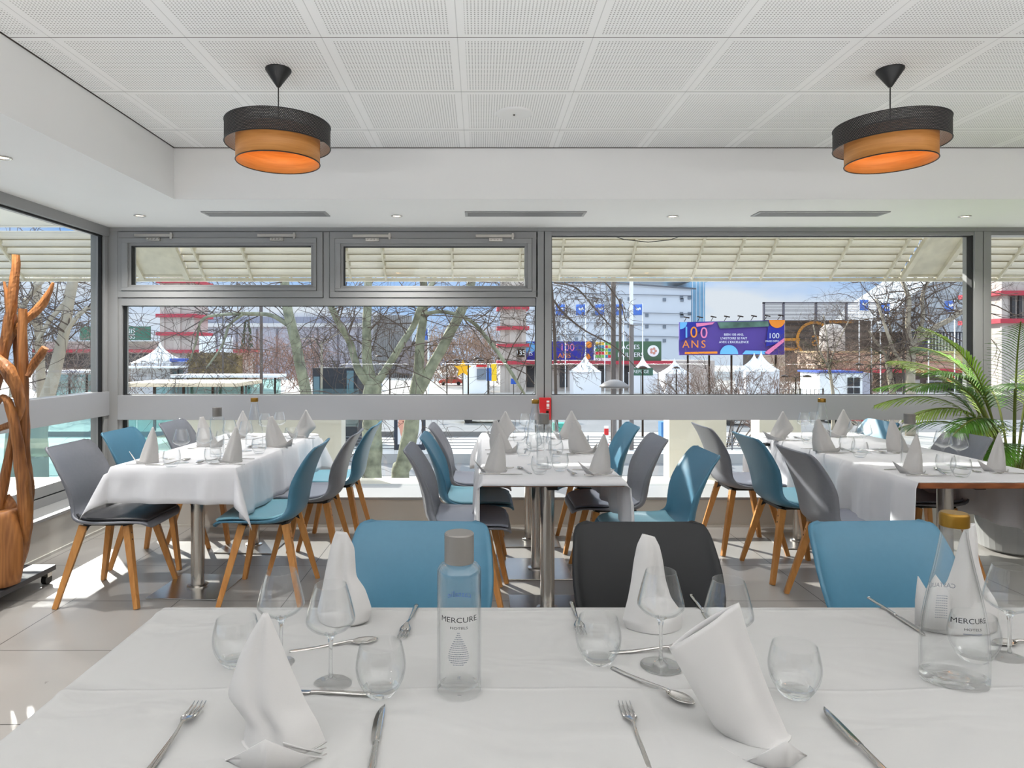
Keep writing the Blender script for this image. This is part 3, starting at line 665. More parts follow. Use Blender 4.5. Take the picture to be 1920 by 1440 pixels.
RIM_T = [(.0388, .0908), (.0386, .0915), (.0381, .0919), (.0376, .0915), (.0374, .0908)]
TB_IN = [(.0379, .089), (.0412, .076), (.0440, .058), (.0440, .046), (.040, .031), (.032, .018), (.022, .0125), (0, .0105)]
def two_glass(o, zs, zr=9):      # walls above zs are thin clear glass, what lies below is solid glass
    o.data.materials.clear(); o.data.materials.append(M['thin']); o.data.materials.append(M['glass'])
    for p in o.data.polygons: p.material_index = 1 if (p.center.z < zs or p.center.z > zr) else 0
    return o
def smprof(p, sub=3): return [tuple(q) for q in crv([list(x) for x in p], (len(p)-1)*sub)]
def make_wine(m, n): return MB().lathe([(max(r, 0) if i else 0, z) for i, (r, z) in enumerate(smprof(WG_OUT, 2)+RIM_W+smprof(WG_IN, 2)[:-1]+[(0, .098)])], n).build('wine_glass', m, None, smooth=True)
def make_tumbler(m, n): return MB().lathe([(max(r, 0) if i else 0, z) for i, (r, z) in enumerate(smprof(TB_OUT, 2)+RIM_T+smprof(TB_IN, 2)[:-1]+[(0, .0105)])], n).build('tumbler', m, None, smooth=True)
for_wine, for_tumb = Stock(two_glass(make_wine(M['glass'], 56), .0955)), Stock(two_glass(make_tumbler(M['glass'], 56), .0135))
far_wine, far_tumb = Stock(make_wine(M['thin'], 28)), Stock(make_tumbler(M['thin'], 28))
for s, c in ((for_wine, 'wine glass'), (far_wine, 'wine glass'), (for_tumb, 'tumbler'), (far_tumb, 'tumbler')): s.p['category'] = c
def text_mesh(s, size, align='CENTER', ext=0.0):
    cu = bpy.data.curves.new('t', 'FONT'); cu.body = s; cu.size = size; cu.align_x = align; cu.align_y = 'CENTER'; cu.extrude = ext; cu.resolution_u = 3; cu.offset = 0
    o = bpy.data.objects.new('t', cu); C.objects.link(o); dg = bpy.context.evaluated_depsgraph_get(); me = bpy.data.meshes.new_from_object(o.evaluated_get(dg))
    bpy.data.objects.remove(o); return me
def text_obj(name, s, size, m, parent, origin=(0,0,0), wrap=None, mirror=False, spacing=1.0, align='CENTER', wrapfn=None):
    """text in the x,z plane facing -y; wrap = radius bends it round the z axis"""
    if spacing != 1.0: s = s
    me = text_mesh(s, size, align); o = Vector(origin)
    for v in me.vertices:
        x, z = v.co.x*(-1 if mirror else 1)*spacing, v.co.y
        if wrapfn: v.co = wrapfn(x, z+o.z)
        elif wrap:
            a = x/wrap+o.x; v.co = Vector((math.sin(a)*wrap, -math.cos(a)*wrap, z+o.z))
        else: v.co = Vector((x, 0, z))+o
    me.materials.clear(); me.materials.append(m)
    ob = bpy.data.objects.new(name, me); C.objects.link(ob)
    if parent is not None: ob.parent = parent
    return ob
def make_bottle(near):
    g = M['glass'] if near else M['thin']; n = 64 if near else 28
    t = thing('water_bottle', 'b', 'bottle')
    out = [(0, .003), (.030, 0), (.038, .0015), (.0405, .007), (.0405, .03), (.0405, .222), (.0398, .229), (.034, .236), (.0265, .239), (.0215, .240), (.0215, .25)]
    inn = [(.0185, .25), (.0185, .239), (.024, .236), (.033, .232), (.0375, .226), (.038, .218), (.038, .03), (.035, .018), (.022, .013), (0, .016)]
    b = MB().lathe(out+inn, n); o = b.build('bottle_body', g, t); smooth_angle(o, 50)
    if near: two_glass(o, .018)
    b = MB().lathe([(0, .2945), (.0255, .2945), (.0272, .2925), (.0272, .2415), (.026, .2405), (.022, .2405)], 48); smooth_angle(b.build('bottle_cap', M['cap_grey'], t), 40)
    if near:
        r = .0408
        a = text_obj('printed_name', 'MERCURE', .0135, M['ink'], t, (.02, 0, .148), r, spacing=1.22)
        text_obj('printed_subtitle', 'HOTELS', .0062, M['ink'], t, (.02, 0, .134), r, spacing=1.5)
        text_obj('printed_blue_name', 'castalie', .0165, M['ink_blue'], t, (math.pi+.02, 0, .165), r, spacing=1.0)
        rows = 16; b = MB()
        for k in range(rows):
            z = .125-k*.0038; f = k/(rows-1); w = .0022+.0168*math.sin(min(1, f*1.25)*math.pi/2)**1.3*(1 if f < .8 else math.cos((f-.8)/.2*1.1)); x = -w
            while x < w:
                l = R.uniform(.001, .0035); x2 = min(x+l, w); a0, a1 = x/r, x2/r; rr = r+.0002
                b.add([(math.sin(q)*rr, -math.cos(q)*rr, zz) for q, zz in ((a0, z), (a1, z), (a1, z+.0013), (a0, z+.0013))], [(0,1,2,3)]); x = x2+.0008
        b.build('printed_paragraph', M['ink_grey'], t)
        text_obj('printed_number', '7l', .009, M['ink_grey'], t, (.03, 0, .045), r, mirror=True)
    return t
def make_carafe(near):
    g = M['glass'] if near else M['thin']; n = 64 if near else 28
    t = thing('water_carafe', 'c', 'carafe'); fl = .72
    out = [(0, .004), (.040, 0), (.0535, .0015), (.0565, .008), (.0570, .03), (.0565, .08), (.0530, .12), (.0440, .17), (.0330, .22), (.0245, .265), (.0215, .290), (.0215, .305)]
    inn = [(.0185, .305), (.0188, .290), (.0218, .265), (.0300, .22), (.0410, .17), (.0500, .12), (.0535, .08), (.0540, .03), (.051, .018), (.030, .012), (.018, .018), (0, .015)]
    def sec(z): 
        f = max(0, min(1, (z-.12)/.13)); return fl+(1-fl)*f
    b = MB(); pr = smprof(out, 2)+smprof(inn, 2); vs = []
    b.lathe([(max(r, 0) if 0 < i < len(pr)-1 else 0, z) for i, (r, z) in enumerate(pr)], n)
    b.v = [(x, y*sec(z), z) for x, y, z in b.v]
    o = b.build('carafe_body', g, t, smooth=True)
    if near: two_glass(o, .019)
    b = MB().lathe([(0, .3235), (.0215, .3235), (.0235, .3215), (.0245, .3195), (.0245, .2985), (.0235, .2975), (.020, .2975)], 40); smooth_angle(b.build('carafe_cap', M['cap_gold'], t), 30)
    if near:
        def rad(z):
            for (r0, z0), (r1, z1) in zip(out[1:], out[2:]):
                if z0 <= z <= z1: return r0+(r1-r0)*(z-z0)/(z1-z0)
            return .057
        def wf(off, sg=1):
            def f(x, z):
                r = rad(z)+.0003; a = x/(.055)+off; return Vector((math.sin(a)*r, -math.cos(a)*r*sec(z), z))
            return f
        text_obj('printed_name', 'MERCURE', .0135, M['ink'], t, (0, 0, .132), wrapfn=wf(.32), spacing=1.22)
        text_obj('printed_subtitle', 'HOTELS', .0062, M['ink'], t, (0, 0, .117), wrapfn=wf(.38), spacing=1.5)
        text_obj('printed_back_name', 'CASTALIE', .0125, M['ink_grey'], t, (0, 0, .172), wrapfn=wf(math.pi+.25), spacing=1.1)
        b = MB()
        for k in range(10):
            z = .150-k*.0048
            for j in range(6):
                a0 = math.pi-.0+.07*j; a1 = a0+.055; r = rad(z)+.0003
                b.add([(math.sin(q)*r, -math.cos(q)*r*sec(zz), zz) for q, zz in ((a0, z), (a1, z), (a1, z+.0012), (a0, z+.0012))], [(0,1,2,3)])
        b.build('printed_paragraph', M['ink_grey'], t)
        b = MB(); r = rad(.108)+.0003
        for k in range(14):
            a0 = .05+.045*k; b.add([(math.sin(q)*r, -math.cos(q)*r*sec(.1), zz) for q, zz in ((a0, .108), (a0+.045, .108), (a0+.045, .1095), (a0, .1095))], [(0,1,2,3)])
        b.build('printed_line', M['ink_grey'], t)
    return t
# cutlery lies along +y (tines/blade/bowl towards +y), origin in the middle
def ribbon(b, st, th=.0022):       # st: (y, halfwidth, z)
    c = crv([list(s) for s in st], (len(st)-1)*3); vs = []; fs = []
    for y, w, z in c:
        w = max(w, .0004); t = th*(1 if w < .006 else .62)
        vs += [(-w, y, z), (-w*.55, y, z+t), (w*.55, y, z+t), (w, y, z), (w*.5, y, z-t*.4), (-w*.5, y, z-t*.4)]
    for i in range(len(c)-1):
        for k in range(6): k2 = (k+1) % 6; fs.append((i*6+k, i*6+k2, (i+1)*6+k2, (i+1)*6+k))
    fs.append(tuple(range(5, -1, -1))); fs.append(tuple((len(c)-1)*6+k for k in range(6))); b.add(vs, fs)
def make_fork():
    b = MB(); ribbon(b, [(-.1,.0035,.002), (-.095,.0062,.002), (-.05,.0052,.003), (0,.0032,.006), (.022,.0032,.0105), (.034,.007,.010), (.045,.0118,.0075), (.053,.0122,.006)])
    for k in range(4):
        x = -.0102+k*.0068; b.tube([(x, .050, .0065), (x, .065, .0045), (x, .085, .0045), (x*.97, .098, .0075)], [.0019, .0017, .0014, .0007], 6)
    return b.build('fork', M['cutlery'], None, smooth=True)
def make_knife():
    b = MB(); ribbon(b, [(-.11,.004,.003), (-.105,.0068,.003), (-.06,.0058,.0035), (-.01,.0044,.004), (.0,.0044,.004)], .003)
    vs = []; pr = [(0, -.005, .005), (.008, -.0085, .0052), (.04, -.0105, .0056), (.075, -.0095, .0056), (.1, -.0035, .005), (.112, .0035, .0035)]
    c = crv([list(p) for p in pr], 20); fs = []
    for y, a, d in c: vs += [(a, y, .0035), (d, y, .0028), (d, y, .0052)]
    for i in range(len(c)-1):
        for k in range(3): k2 = (k+1) % 3; fs.append((i*3+k, i*3+k2, (i+1)*3+k2, (i+1)*3+k))
    b.add(vs, fs+[(2,1,0), (len(c)*3-3, len(c)*3-2, len(c)*3-1)])
    return b.build('knife', M['cutlery'], None, smooth=True)
def make_spoon():
    b = MB(); ribbon(b, [(-.09,.003,.002), (-.086,.0052,.002), (-.04,.0044,.003), (.01,.0026,.007), (.032,.0026,.009), (.04,.0045,.008)])
    rows = []
    for i in range(11):
        f = i/10; y = .036+f*.056; w = .0165*math.sin(math.pi*(f*.94+.03))**.62*(1-.12*f); row = []
        for k in range(9):
            v = -1+k/4; row.append(Vector((w*v, y, .0085-.0068*(1-v*v)*math.sin(math.pi*min(1, f*.9+.08)))))
        rows.append(row)
    g = MB(); g.grid(rows); b.add(g.v, g.f)
    o = b.build('spoon', M['cutlery'], None, smooth=True, solid=.0013); return o
FORK, KNIFE, SPOON = Stock(make_fork()), Stock(make_knife()), Stock(make_spoon())
for s, c in ((FORK, 'fork'), (KNIFE, 'knife'), (SPOON, 'spoon')): s.p['category'] = c
def lay(stock, x, y, rz, label, group, z=ZT, cat=None):
    o = place(stock.get(), (x, y, z), rz, label, group); return o
# far tables: (name, seats[(side, label, x, y, variant, mirror)])
def seat_set(tn, sides, rz=0):
    for (sx, where, px, py, var, flip) in sides:
        p = PZ(px, py, ZT); who = '%s on the %s table' % (where, tn)
        o = lay(NAP[var], p.x, p.y, R.uniform(-.2, .2), 'folded white napkin standing %s' % who, 'napkins standing on the far tables')
        if flip: o.scale = (-1, 1, 1)
        k = sx                                   # +1: sits on the left, faces right
        rzk = -math.pi/2*k+rz
        lay(KNIFE, p.x+.02*k, p.y-.085*k, rzk+R.uniform(-.05, .05), 'steel knife lying by the napkin %s' % who, 'knives on the far tables')
        lay(FORK, p.x+.0*k, p.y+.085*k, rzk+R.uniform(-.08, .08), 'steel fork lying by the napkin %s' % who, 'forks on the far tables')
        lay(SPOON, p.x+.15*k, p.y+.01, (0 if k > 0 else math.pi)+R.uniform(-.5, .5), 'steel spoon lying inward of the napkin %s' % who, 'spoons on the far tables')
def seats(l, r): return [(1, 'at the near left seat', l[0][0], l[0][1], 0, 0), (1, 'at the middle left seat', l[1][0], l[1][1], 2, 0), (1, 'at the far left seat', l[2][0], l[2][1], 1, 1),
                         (-1, 'at the near right seat', r[0][0], r[0][1], 0, 0), (-1, 'at the middle right seat', r[1][0], r[1][1], 2, 0), (-1, 'at the far right seat', r[2][0], r[2][1], 1, 0)]
seat_set('left', seats([(281, 867), (389, 838), (452, 822)], [(437, 866), (519, 837), (570, 820)]))
seat_set('middle', seats([(930, 884), (940, 848), (944, 824)], [(1126, 887), (1088, 848), (1068, 822)]))
seat_set('right', seats([(1712, 886), (1545, 846), (1464, 824)], [(1868, 883), (1683, 847), (1578, 819)]))
def glasses(stock, pts, kind, tn, names, group):
    for (px, py), nm in zip(pts, names):
        p = PZ(px, py, ZT); lay(stock, p.x, p.y, 0, '%s on the %s table, %s' % (kind, tn, nm), group)
WN = ['nearer of the front pair', 'second of the front pair', 'left one beside the bottle', 'right one beside the bottle', 'left one at the window end', 'right one at the window end']
glasses(far_wine, [(340, 868), (383, 864), (431, 843), (461, 846), (497, 826), (524, 822)], 'angular wine glass', 'left', WN, 'wine glasses on the far tables')
glasses(far_tumb, [(322, 875), (399, 869), (418, 834), (486, 850), (512, 832), (546, 826)], 'round tumbler', 'left', WN, 'tumblers on the far tables')
glasses(far_wine, [(1001, 872), (1038, 868), (996, 846), (1034, 844), (985, 826), (1010, 824)], 'angular wine glass', 'middle', WN, 'wine glasses on the far tables')
glasses(far_tumb, [(1012, 889), (1050, 883), (982, 858), (1042, 856), (974, 834), (1016, 834)], 'round tumbler', 'middle', WN, 'tumblers on the far tables')
glasses(far_wine, [(1768, 872), (1797, 878), (1604, 843), (1620, 848), (1508, 824), (1526, 822)], 'angular wine glass', 'right', WN, 'wine glasses on the far tables')
glasses(far_tumb, [(1802, 894), (1773, 886), (1612, 857), (1588, 846), (1516, 834), (1536, 828)], 'round tumbler', 'right', WN, 'tumblers on the far tables')
bf, cf = Stock(make_bottle(False)), Stock(make_carafe(False))
for tn, x, y in (('left', -1.566, 3.86), ('middle', .343, 3.47), ('right', 2.30, 3.47)):
    place(bf.get(), (x, y, ZT), 0, 'straight glass bottle with grey cap on the %s table' % tn, 'grey-capped bottles on the far tables')
for tn, x, y in (('left', -1.478, 4.245), ('middle', .351, 4.10), ('right', 2.215, 4.2)):
    place(cf.get(), (x, y, ZT), 0, 'conical glass carafe with gold cap on the %s table' % tn, 'gold-capped carafes on the far tables')
# ---- nearest table ----
p = PZ(861, 1297, ZT); place(make_bottle(True), p, 0, 'straight clear bottle with grey cap and printed text on the nearest table')
p = PZ(1789, 1280, ZT); place(make_carafe(True), p, -.35, 'tapering clear carafe with gold cap on the nearest table')
FGl = 'glasses on the nearest table'
for (px, py), l in zip([(620, 1284), (527, 1248), (1239, 1248), (1366, 1272), (1893, 1236)], ['wine glass left of the grey-capped bottle, nearer one', 'wine glass behind the left front napkin', 'wine glass before the napkin on the black chair side',
        'wine glass behind the big leaning napkin', 'wine glass cut by the right edge of the photo']):
    q = PZ(px, py, ZT); lay(for_wine, q.x, q.y, 0, l, 'wine glasses on the nearest table')
for (px, py), l in zip([(443, 1244), (714, 1300), (1122, 1241), (1490, 1302), (1826, 1236)], ['tumbler at the far left of the nearest table', 'tumbler left of the grey-capped bottle', 'tumbler in front of the black chair', 'tumbler right of the big leaning napkin', 'tumbler half hidden behind the gold-capped carafe']):
    q = PZ(px, py, ZT); lay(for_tumb, q.x, q.y, 0, l, 'tumblers on the nearest table')
def along(stock, a, b_, label, group, L, z=ZT+.0005):   # lay from handle pixel a to head pixel b
    pa, pb = PZ(a[0], a[1], ZT), PZ(b_[0], b_[1], ZT); d = pb-pa; rz = math.atan2(-d.x, d.y)
    c = pb-d.normalized()*L; lay(stock, c.x, c.y, rz, label, group, z)
KG = 'cutlery on the nearest table'
along(FORK, (285, 1440), (376, 1322), 'steel fork left of the front left napkin', KG, .098)
along(KNIFE, (697, 1440), (718, 1324), 'steel knife in front of the left tumbler', KG, .112)
along(KNIFE, (677, 1304), (470, 1300), 'steel knife whose handle end shows right of the front left napkin', KG, .112)
along(SPOON, (540, 1225), (708, 1204), 'steel dessert spoon lying between the left wine glasses', KG, .092)
along(FORK, (778, 1143), (752, 1203), 'steel fork lying just left of the grey-capped bottle', KG, .098)
along(FORK, (1216, 1440), (1170, 1322), 'steel fork in front of the third tumbler from the left', KG, .098)
along(SPOON, (1180, 1270), (1302, 1328), 'steel dessert spoon tucked beside the big leaning napkin', KG, .092)
along(KNIFE, (1650, 1440), (1541, 1330), 'steel knife right of the big leaning napkin', KG, .112)
along(KNIFE, (1630, 1124), (1738, 1196), 'steel knife before the right teal backrest', KG, .112)
along(FORK, (1072, 1132), (1092, 1196), 'steel fork whose handle shows behind the middle tumbler', KG, .098)
along(KNIFE, (1305, 1132), (1345, 1190), 'steel knife behind the wine glass at the black chair', KG, .112)
along(SPOON, (1160, 1226), (1300, 1219), 'steel spoon handle lying right of the middle tumbler', KG, .092)
along(SPOON, (1930, 1208), (1862, 1212), 'steel spoon behind the right-hand wine glass', KG, .092)
# hand-folded napkins of the nearest table
def nap_px(Y, rows, strips, label, base):
    o0 = PZ(base[0], base[1], ZT); o0.y = Y
    rr_ = []
    for (xl, yl, xr, yr, bf, bb, dy, fu, fd) in rows:
        a = P(xl, yl, Y)-o0; c = P(xr, yr, Y)-o0; rr_.append((a.x, a.z, c.x, c.z, bf, bb, dy, fu, fd))
    z0 = min(min(r[1], r[3]) for r in rr_)
    ss = []
    for lo, hi in strips:
        f = lambda q: tuple(P(q[0], q[1], Y+q[2])-o0)
        L0 = [f(q) for q in lo]; ss.append(([(x, y, max(z, 0)) for x, y, z in L0], [f(q) for q in hi]))
    rr_ = [(a, max(b_, 0), c, max(d, 0), *e) for a, b_, c, d, *e in rr_]
    o = lens_napkin(rr_, ss, 7, 16); place(o, (o0.x, Y, ZT), 0, label, 'napkins standing on the nearest table'); return o
nap_px(1.045, [(494,1150,502,1150,.002,.002,0,.5,0), (470,1190,524,1200,.010,.008,0,.4,.004), (447,1236,546,1255,.018,.014,0,.4,.006), (426,1304,574,1318,.030,.022,0,.42,.010), (462,1350,594,1352,.036,.026,0,.42,.012), (458,1388,610,1392,.044,.030,0,.45,.012), (452,1404,613,1404,.046,.032,0,.45,.012)],
    [([(420,1440,-.045), (455,1440,-.075), (500,1445,-.095), (560,1440,-.075), (612,1420,-.03)], [(416,1430,-.045), (452,1412,-.075), (497,1387,-.095), (560,1412,-.075), (616,1424,-.03)]),
     ([(530,1410,-.062), (570,1412,-.052), (612,1408,-.015)], [(530,1392,-.064), (570,1404,-.054), (614,1416,-.018)])], 'folded white napkin standing in the left foreground with turned-up cuff', (520, 1404))
nap_px(1.06, [(1255,1215,1385,1130,.006,.012,0,.85,.004), (1282,1262,1404,1196,.012,.020,0,.8,.006), (1312,1315,1428,1262,.018,.026,0,.78,.008), (1340,1362,1452,1322,.024,.030,0,.78,.010), (1362,1392,1478,1385,.032,.034,0,.75,.010), (1372,1398,1484,1396,.036,.036,0,.7,.008)],
    [([(1392,1440,-.06), (1440,1440,-.085), (1480,1438,-.09), (1512,1430,-.05)], [(1390,1432,-.06), (1436,1410,-.085), (1474,1389,-.09), (1514,1418,-.05)]),
     ([(1335,1412,-.01), (1352,1420,-.03), (1385,1438,-.055)], [(1332,1408,-.01), (1366,1404,-.028), (1392,1432,-.055)])], 'large white napkin leaning left in the front right of the nearest table', (1430, 1396))
nap_px(1.50, [(630,996,650,999,.003,.003,0,.5,0), (622,1020,664,1026,.012,.010,0,.6,.004), (613,1060,667,1080,.018,.014,0,.55,.008), (604,1108,684,1104,.026,.020,0,.6,.012), (595,1146,697,1142,.034,.026,0,.6,.014), (600,1166,690,1164,.036,.028,0,.6,.010)], [], 'folded white napkin standing before the left teal backrest', (648, 1166))
nap_px(1.47, [(1205,1001,1227,1007,.003,.003,0,.5,0), (1195,1022,1236,1024,.010,.008,0,.7,.003), (1189,1052,1242,1050,.015,.012,0,.7,.008), (1184,1090,1247,1086,.018,.015,0,.66,.012), (1178,1122,1257,1120,.022,.018,0,.66,.012), (1170,1152,1279,1150,.030,.024,0,.6,.008), (1168,1162,1279,1162,.032,.026,0,.5,.004), (1176,1178,1277,1178,.034,.026,0,.5,0)], [], 'folded white napkin standing before the black chair', (1224, 1178))
nap_px(1.46, [(1812,984,1828,981,.003,.003,0,.5,0), (1800,1012,1832,1006,.010,.010,0,.5,.003), (1790,1052,1834,1050,.016,.014,0,.6,.006), (1776,1092,1846,1094,.022,.018,0,.6,.010), (1742,1130,1868,1128,.030,.024,0,.6,.010), (1724,1150,1873,1146,.034,.026,0,.5,.006), (1726,1180,1870,1180,.036,.028,0,.5,.006)],
    [([(1716,1172,.0), (1730,1176,-.02), (1752,1180,-.03), (1780,1182,-.036)], [(1721,1080,.0), (1736,1104,-.02), (1754,1077,-.03), (1786,1120,-.036)])], 'folded white napkin standing behind the gold-capped carafe', (1800, 1180))
# ================= OUTSIDE =================
G = -4.5
mm = {}
def cm(name, col, **k):
    if name not in mm: mm[name] = mat(name, col, k.pop('rough', .75), **k)
    return mm[name]
def ubox(b, px0, px1, py0, py1, Y, d): # box spanning that patch of the view at distance Y, going d deep
    p, q = P(px0, py0, Y), P(px1, py1, Y); return b.box(p.x, q.x, Y, Y+d, q.z, p.z)
def gbox(b, px0, px1, py0, Y, d):      # same, standing on the street
    p, q = P(px0, py0, Y), P(px1, py0, Y); return b.box(p.x, q.x, Y, Y+d, G, p.z)
def T1(name, label, cat, m, mb, group=None, smooth=False, kind=None): return tag(mb.build(name, m, None, smooth=smooth), label, cat, group, kind)
# street and terrace
pave = cm('sunlit_paving', (168, 163, 155), noise=.35, var=.12)
struct('trim_5', MB().box(-160, 200, 9, 260, G-.3, G), pave)
T1('road', 'grey asphalt road crossing the square below the windows', 'road', cm('asphalt', (112, 111, 110), noise=.8, var=.1), MB().box(-120, 150, 47, 58, G, G+.02))
T1('road', 'narrow asphalt lane beside the metal railing', 'road', cm('asphalt', (112, 111, 110)), MB().box(-120, 150, 30.5, 33.8, G, G+.02))
b = MB(); b.box(-7, 9, 5.60, 6.05, .02, .2); struct('trim_6', b, M['stone'], bevel=.01)
b = MB(); b.box(-4.1, XL-.12, -2, 5.58, .1, .3); struct('trim_7', b, M['stone'], bevel=.01)
b = MB(); b.box(-7.5, 9, 5.63, 6.42, 2.62, 2.9); b.box(-7.5, 9, 6.36, 6.44, 2.612, 2.66); b.box(-7.5, XL-.2, -3, 5.6, 2.66, 2.9); struct('trim_8', b, M['awn'])
for a, c, l in ((330, 640, 'cream parapet block outside behind the left table'), (1255, 1362, 'cream parapet block outside behind the grey chair right of centre'), (1424, 1502, 'narrow cream parapet block outside behind the right table')):
    p, q = P(a, 700, 6.3), P(c, 700, 6.3); T1('parapet', l, 'parapet', M['cream'], MB().box(p.x, q.x, 6.3, 6.5, -.3, .80), 'cream parapet blocks outside')
def balustrade(x0, x1, y, z0, z1, label):
    t = thing('glass_balustrade', label, 'balustrade', ((x0+x1)/2, y, z0), 0, 'green glass balustrades'); w = (x1-x0)/2; n = max(2, int(w*2/1.2)); 
    for i in range(n):
        a = -w+2*w*i/n; MB().box(a+.01, a+2*w/n-.01, -.008, .008, .03, z1-z0-.04).build('glass_pane', M['teal_glass'], t)
    MB().box(-w, w, -.025, .025, z1-z0-.04, z1-z0).build('handrail', M['steel'], t); MB().box(-w, w, -.03, .03, 0, .03).build('bottom_rail', M['frame'], t)
balustrade(P(180, 0, 6.4).x, P(333, 0, 6.4).x, 6.4, .05, .86, 'green glass balustrade outside the left corner of the front windows')
balustrade(-9.5, -3.6, 7.2, -.1, .86, 'long green glass balustrade seen through the left side window')
# awning
t = thing('louvred_awning', 'cream louvred metal awning sloping down outside the windows', 'awning', (0, 6.42, 2.61))
dY, dZ = .48, -.453; L_ = math.hypot(dY, dZ); uy, uz = dY/L_, dZ/L_
segs = [(-7.5, -3.62), (-3.08, 4.46), (4.9, 9)]
b = MB(); b2 = MB()
for x0, x1 in segs:
    for k in range(6):
        s0 = .112+k*.094; cy, cz = uy*s0, uz*s0
        prof = [(cy-.012, cz+.050), (cy+.004, cz+.040), (cy+.022, cz+.010), (cy+.030, cz-.022), (cy+.034, cz-.022), (cy+.028, cz+.012), (cy+.008, cz+.045), (cy-.012, cz+.054)]
        n = len(prof); vs = [(x0, y, z) for y, z in prof]+[(x1, y, z) for y, z in prof]
        b.add(vs, [tuple(range(n)), tuple(range(2*n-1, n-1, -1))]+[((i+1) % n, i, n+i, n+(i+1) % n) for i in range(n)])
        b2.box(x0, x1, cy+.022, cy+.050, cz-.029, cz-.022)  # lip strips coloured darker for the shadow lines and dirt between slats
b.build('louvre_slats', M['awn'], t, smooth=False); b2.build('dirt_shade_lips', M['awn_d'], t)
b = MB(); b.box(-7.5, 9, dY-.01, dY+.05, dZ-.03, dZ+.005); b.box(-7.5, 9, dY-.035, dY+.0, dZ+.012, dZ+.034); b.build('front_rail', M['awn_f'], t, bevel=.004)
for x in (-5.9, -4.85, -3.85, -2.92, -2.42, -1.37, -1.0, -.29, .41, .84, 1.57, 2.25, 2.65, 2.98, 3.72, 4.3, 5.5, 6.6):
    b = MB(); b.bar((x, -.03, -.02), (x, dY-.01, dZ-.012), .018, .03); 
    for k in range(5):
        s0 = .05+k*.096+.02; b.box(x-.003, x+.022, uy*s0-.02, uy*s0+.01, uz*s0-.03, uz*s0+.01)
    b.build('strut', M['awn_f'], t)
for x0, x1 in ((-3.62, -3.08), (4.46, 4.9)):
    b = MB(); b.bar(((x0+x1)/2, 0, .02), ((x0+x1)/2, dY, dZ+.02), x1-x0-.08, .02); b.bar((x0+.03, -.02, -.01), (x0+.03, dY, dZ), .05, .05); b.bar((x1-.03, -.02, -.01), (x1-.03, dY, dZ), .05, .05)
    b.build('solid_infill', M['awn_f'], t)['label'] = 'solid beige infill panel between the louvres'
MB().tube([P(1145, 441, 5.9), P(1170, 449, 5.9), P(1215, 454, 5.9), P(1255, 450, 5.9), P(1280, 442, 5.9)], .004, 6).build('hanging_cable', M['gasket'], t, world=True)
# ---- trees ----
def twigs(b, p, d, r, L, depth, rr, droop=.0, n=3):
    pts = [p]; rad = [r]; q = p.copy(); dd = d.normalized(); seg = 4
    for i in range(seg):
        dd = (dd+Vector((rr.gauss(0, .28), rr.gauss(0, .28), rr.gauss(0, .24)-droop))).normalized(); q = q+dd*(L/seg); pts.append(q.copy()); rad.append(r*(1-.7*(i+1)/seg))
    b.tube(pts, rad, 4 if r > .02 else 3, False)
    if depth > 0:
        for k in range(n):
            i = rr.randint(1, seg); w = Vector((rr.gauss(0, 1), rr.gauss(0, 1), rr.gauss(0, .9))).normalized()
            twigs(b, pts[i], (dd*.8+w*.9), max(r*.5, .006), L*rr.uniform(.45, .75), depth-1, rr, droop, n)
def tree(name, label, limbs, Y, seed, bark, ntw=26, tl=1.5, tr=.028, depth=2, droop=.05, group=None, nub=False, loc_px=None, tz=None):
    rr = random.Random(seed); t = thing(name, label, 'tree', (P(limbs[0][0][0], 700, Y).x, Y, G), 0, group)
    tb = MB(); br = MB(); allp = []
    for li, l in enumerate(limbs):
        pts = []; rad = []; off = 0
        for i, (px, py, r) in enumerate(l):
            yo = 0 if li == 0 else (rr.uniform(-.6, .6)*i/len(l)); p = P(px, py, Y); p.y += yo; pts.append(p); rad.append(r*Y/F)
        if li == 0: pts.insert(0, Vector((pts[0].x, Y, G))); rad.insert(0, rad[0]*1.15)
        c = crv([[*p, r] for p, r in zip(pts, rad)], len(pts)*4); pts = [Vector(q[:3]) for q in c]; rad = [max(q[3], .01) for q in c]
        tb.tube(pts, rad, 12, True, wob=.05)
        lo = int(len(pts)*(.55 if li == 0 else .15)); allp += [(pts[i], (pts[i]-pts[i-1]).normalized(), rad[i]) for i in range(max(lo, 1), len(pts))]
    for k in range(ntw):
        p, d, r = rr.choice(allp); w = Vector((rr.gauss(0, 1), rr.gauss(0, .6), rr.gauss(.2, .8))).normalized()
        twigs(br, p, d*.3+w, min(r*.5, tr), tl*rr.uniform(.5, 1.3), depth, rr, droop)
    tb.build('trunk', bark, t, smooth=True, world=True); br.build('twigs', M['twig'], t, world=True); return t
TG2 = 'bare plane trees outside the windows'
tree('bare_tree', 'pale green plane tree with a trunk forking in three behind the left table', [[(697, 905, 19), (697, 850, 19), (698, 790, 18), (698, 735, 17), (700, 715, 15)],
     [(698, 725, 13), (690, 690, 10), (688, 640, 8.5), (688, 573, 8), (690, 500, 7)], [(693, 722, 9), (672, 690, 7), (655, 645, 6.5), (640, 610, 6), (624, 573, 6), (610, 540, 5)],
     [(703, 722, 9), (725, 690, 7), (750, 650, 6.5), (775, 610, 6), (792, 573, 5.5), (815, 520, 5)]], 15, 3, M['bark'], 46, 1.9, .017, 2, .04, TG2)
